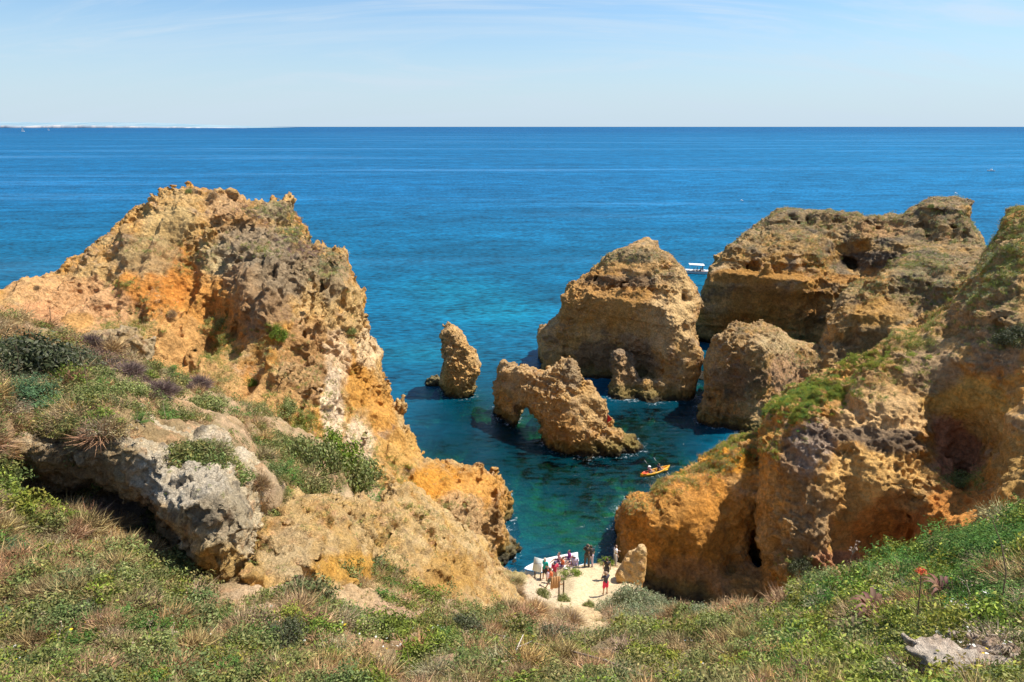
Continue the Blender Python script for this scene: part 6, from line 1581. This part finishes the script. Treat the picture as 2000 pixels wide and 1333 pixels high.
# kayak
p = sea_pt(1279, 924); ky = empty('kayak', p, R(27)); tag(ky, 'yellow two-seat kayak with an orange stern below the rock arch', 'kayak')
hull('hull', 3.7, .80, .26, M_YEL, ky, .22, keel=.1, both=True)
boxm('deck', 2.6, .52, .05, M_YEL, ky, (.2, 0, .12), bev=.02)
nose = hull('stern_cover', .95, .50, .12, M_ORG, ky, .08, keel=.02, both=True, z0=.20); nose.location = (-1.22, 0, .02)
for i, (x, nm) in enumerate([(-.75, 'person with a white cap paddling at the back of the kayak'), (.45, 'person in dark clothes paddling at the front of the kayak')]):
    person(on_boat(ky, x, 0, .04), ky.rotation_euler.z + R(90), nm, 1.65, 'sit', arms='paddle', shirt=(.05, .05, .10) if i else (.35, .2, .25), legs=(.08, .06, .10), hat=(.8, .8, .8) if not i else None)
    pd = empty('paddle', on_boat(ky, x + .38, 0, .47), ky.rotation_euler.z); tag(pd, 'white-bladed paddle held by the %s kayaker' % ('front' if i else 'rear'), 'paddle', 'kayak paddles')
    a, b = np.array([0, -1.0, -.20]), np.array([0, 1.0, .34])
    v, t, c = tube_np([a, b], .016, (0, 0, 0), 6); mesh_np('shaft', v, t, M_DK, None, parent=pd)
    for q in (a, b): 
        bl = boxm('blade', .17, .42, .02, M_WHITE, pd, tuple(q * 1.12), (R(15), R(60), 0), .008)
# moored boat just under the viewpoint
p = (sea_pt(1035, 1125) + sea_pt(1128, 1103)) / 2; mb = empty('moored_boat', p + [0, 0, 0], math.atan2(-(sea_pt(1128, 1103) - sea_pt(1035, 1125))[1], -(sea_pt(1128, 1103) - sea_pt(1035, 1125))[0])); tag(mb, 'white open boat with a pale blue rim moored right below the viewpoint', 'boat')
hull('hull', 5.0, 1.9, .55, M_WHITE, mb, .3, keel=.2, stripe=M_BLUEP)
boxm('deck', 3.6, 1.4, .05, plain('beige_deck', (.66, .52, .44), .7), mb, (-.2, 0, .12))
for x in (-1.6, -.7, .3): boxm('bench', .3, 1.5, .08, M_WHITE, mb, (x, 0, .38))
for i, (x, y, c_, l_) in enumerate([(-1.5, .35, (.62, .12, .04), 'orange shirt at the stern'), (-1.5, -.35, (.32, .06, .30), 'purple shirt at the stern'), (-.6, .3, (.65, .14, .05), 'orange shirt on the middle bench'), (-.6, -.35, (.6, .35, .4), 'pink shirt on the middle bench')]):
    person(on_boat(mb, x, y, .36), mb.rotation_euler.z + R(90), 'person in %s of the moored boat' % l_, 1.66, 'sit', shirt=c_, legs=(.2, .12, .2))
p = P_(1122, 1108); person(p, R(170), 'person in a pale violet top sitting at the seaward rim, left of the couple', 1.65, 'sit', shirt=(.5, .42, .60), legs=(.25, .2, .35), hat=(.7, .72, .78))
# little flag on the arch's foot
q = W(1185, 832, 68.3); fl = empty('red_flag', q); tag(fl, 'small red pennant standing on the foot of the rock arch', 'flag')
v, t, c = tube_np([[0, 0, -.3], [0, 0, 1.4]], .03, (0, 0, 0), 5); mesh_np('pole', v, t, M_DK, None, parent=fl)
FV = []
for k in range(6): 
    u = k / 5; FV += [(.02 + u * .50, math.sin(u * 6) * .06, 1.35 - u * .50), (.02 + u * .50, math.sin(u * 6) * .06, .35 + u * .35)]
mesh_np('cloth', np.array(FV), np.array([(2 * k, 2 * k + 1, 2 * k + 3, 2 * k + 2) for k in range(5)]), plain('red_cloth', (.75, .03, .02), .8), None, parent=fl)
# sailing boats and motor boat far out
def sail(px, py, hpx, label):
    p = sea_pt(px, py); h = hpx * np.linalg.norm(p - [0, 0, CAMZ]) / F; e = empty('sailing_boat', p, R(20)); tag(e, label, 'boat', None)
    hull('hull', h * .55, h * .14, h * .05, M_WHITE, e, h * .02, keel=h * .02)
    v, t, c = tube_np([[0, 0, 0], [0, 0, h]], h * .008, (0, 0, 0), 5); mesh_np('mast', v, t, M_ALU, None, parent=e)
    for nm, tri in (('mainsail', [(-.01, 0, .96), (-.01, 0, .10), (-.26, .03, .10)]), ('headsail', [(.01, 0, .85), (.24, .0, .06), (.02, .04, .09)])):
        a, b, c_ = [np.array(x_) * h for x_ in tri]; m_ = (a + b + c_) / 3 + [0, .04 * h, 0]
        mesh_np(nm, np.array([a, b, c_, m_]), np.array([(0, 1, 3), (1, 2, 3), (2, 0, 3)]), M_WHITE, None, parent=e)
sail(45, 257.5, 9, 'white sailing boat far out at left, the larger of the two')
sail(95, 255, 5, 'tiny white sailing boat far out, right of the larger one')
p = sea_pt(1935, 335); e = empty('motor_boat', p, R(150)); tag(e, 'small white motor boat far out at the right', 'boat')
hull('hull', 5.2, 1.9, .8, M_WHITE, e, .3); boxm('cabin', 1.6, 1.3, .9, M_WHITE, e, (-.2, 0, 1.2), bev=.15); boxm('window_band', .05, 1.1, .3, M_DK, e, (.62, 0, 1.35)); boxm('mast', .08, .08, 1.4, M_WHITE, e, (-.6, 0, 2.2))
def gull(px, py, Y, rz, label):
    p = W(px, py, Y); e = empty('gull', p, rz); tag(e, label, 'gull')
    sdf_mesh('body', [((0, -.22, 0), (0, .12, 0), .055, .085), ((0, .12, 0), (0, .30, .03), .07, .045), ((0, .30, .03), (0, .39, .015), .03, .008), ((0, -.2, 0), (0, -.36, 0), .045, .02)], (-.2, -.45, -.15), (.2, .45, .15), .02, M_WHITE, e)
    for s_ in (-1, 1):
        V = []
        for x, y, z, w in ((0, .08, .02, .13), (.25, .12, .14, .12), (.50, .06, .17, .09), (.72, -.05, .12, .02)):
            V += [(s_ * x, y + w, z), (s_ * x, y - w, z - .01), (s_ * x, y, z + .025)]
        T = []
        for k in range(3): 
            a = k * 3; T += [(a, a + 2, a + 5), (a, a + 5, a + 3), (a + 2, a + 1, a + 4), (a + 2, a + 4, a + 5), (a + 1, a, a + 3), (a + 1, a + 3, a + 4)]
        mesh_np('wing', np.array(V, float), np.array(T), M_WHITE, None, smooth=True, parent=e)
gull(1867, 378, 165, R(60), 'white gull flying over the sea right of the headland top')
gull(1449, 392, 190, R(80), 'white gull flying low over the sea left of the headland')
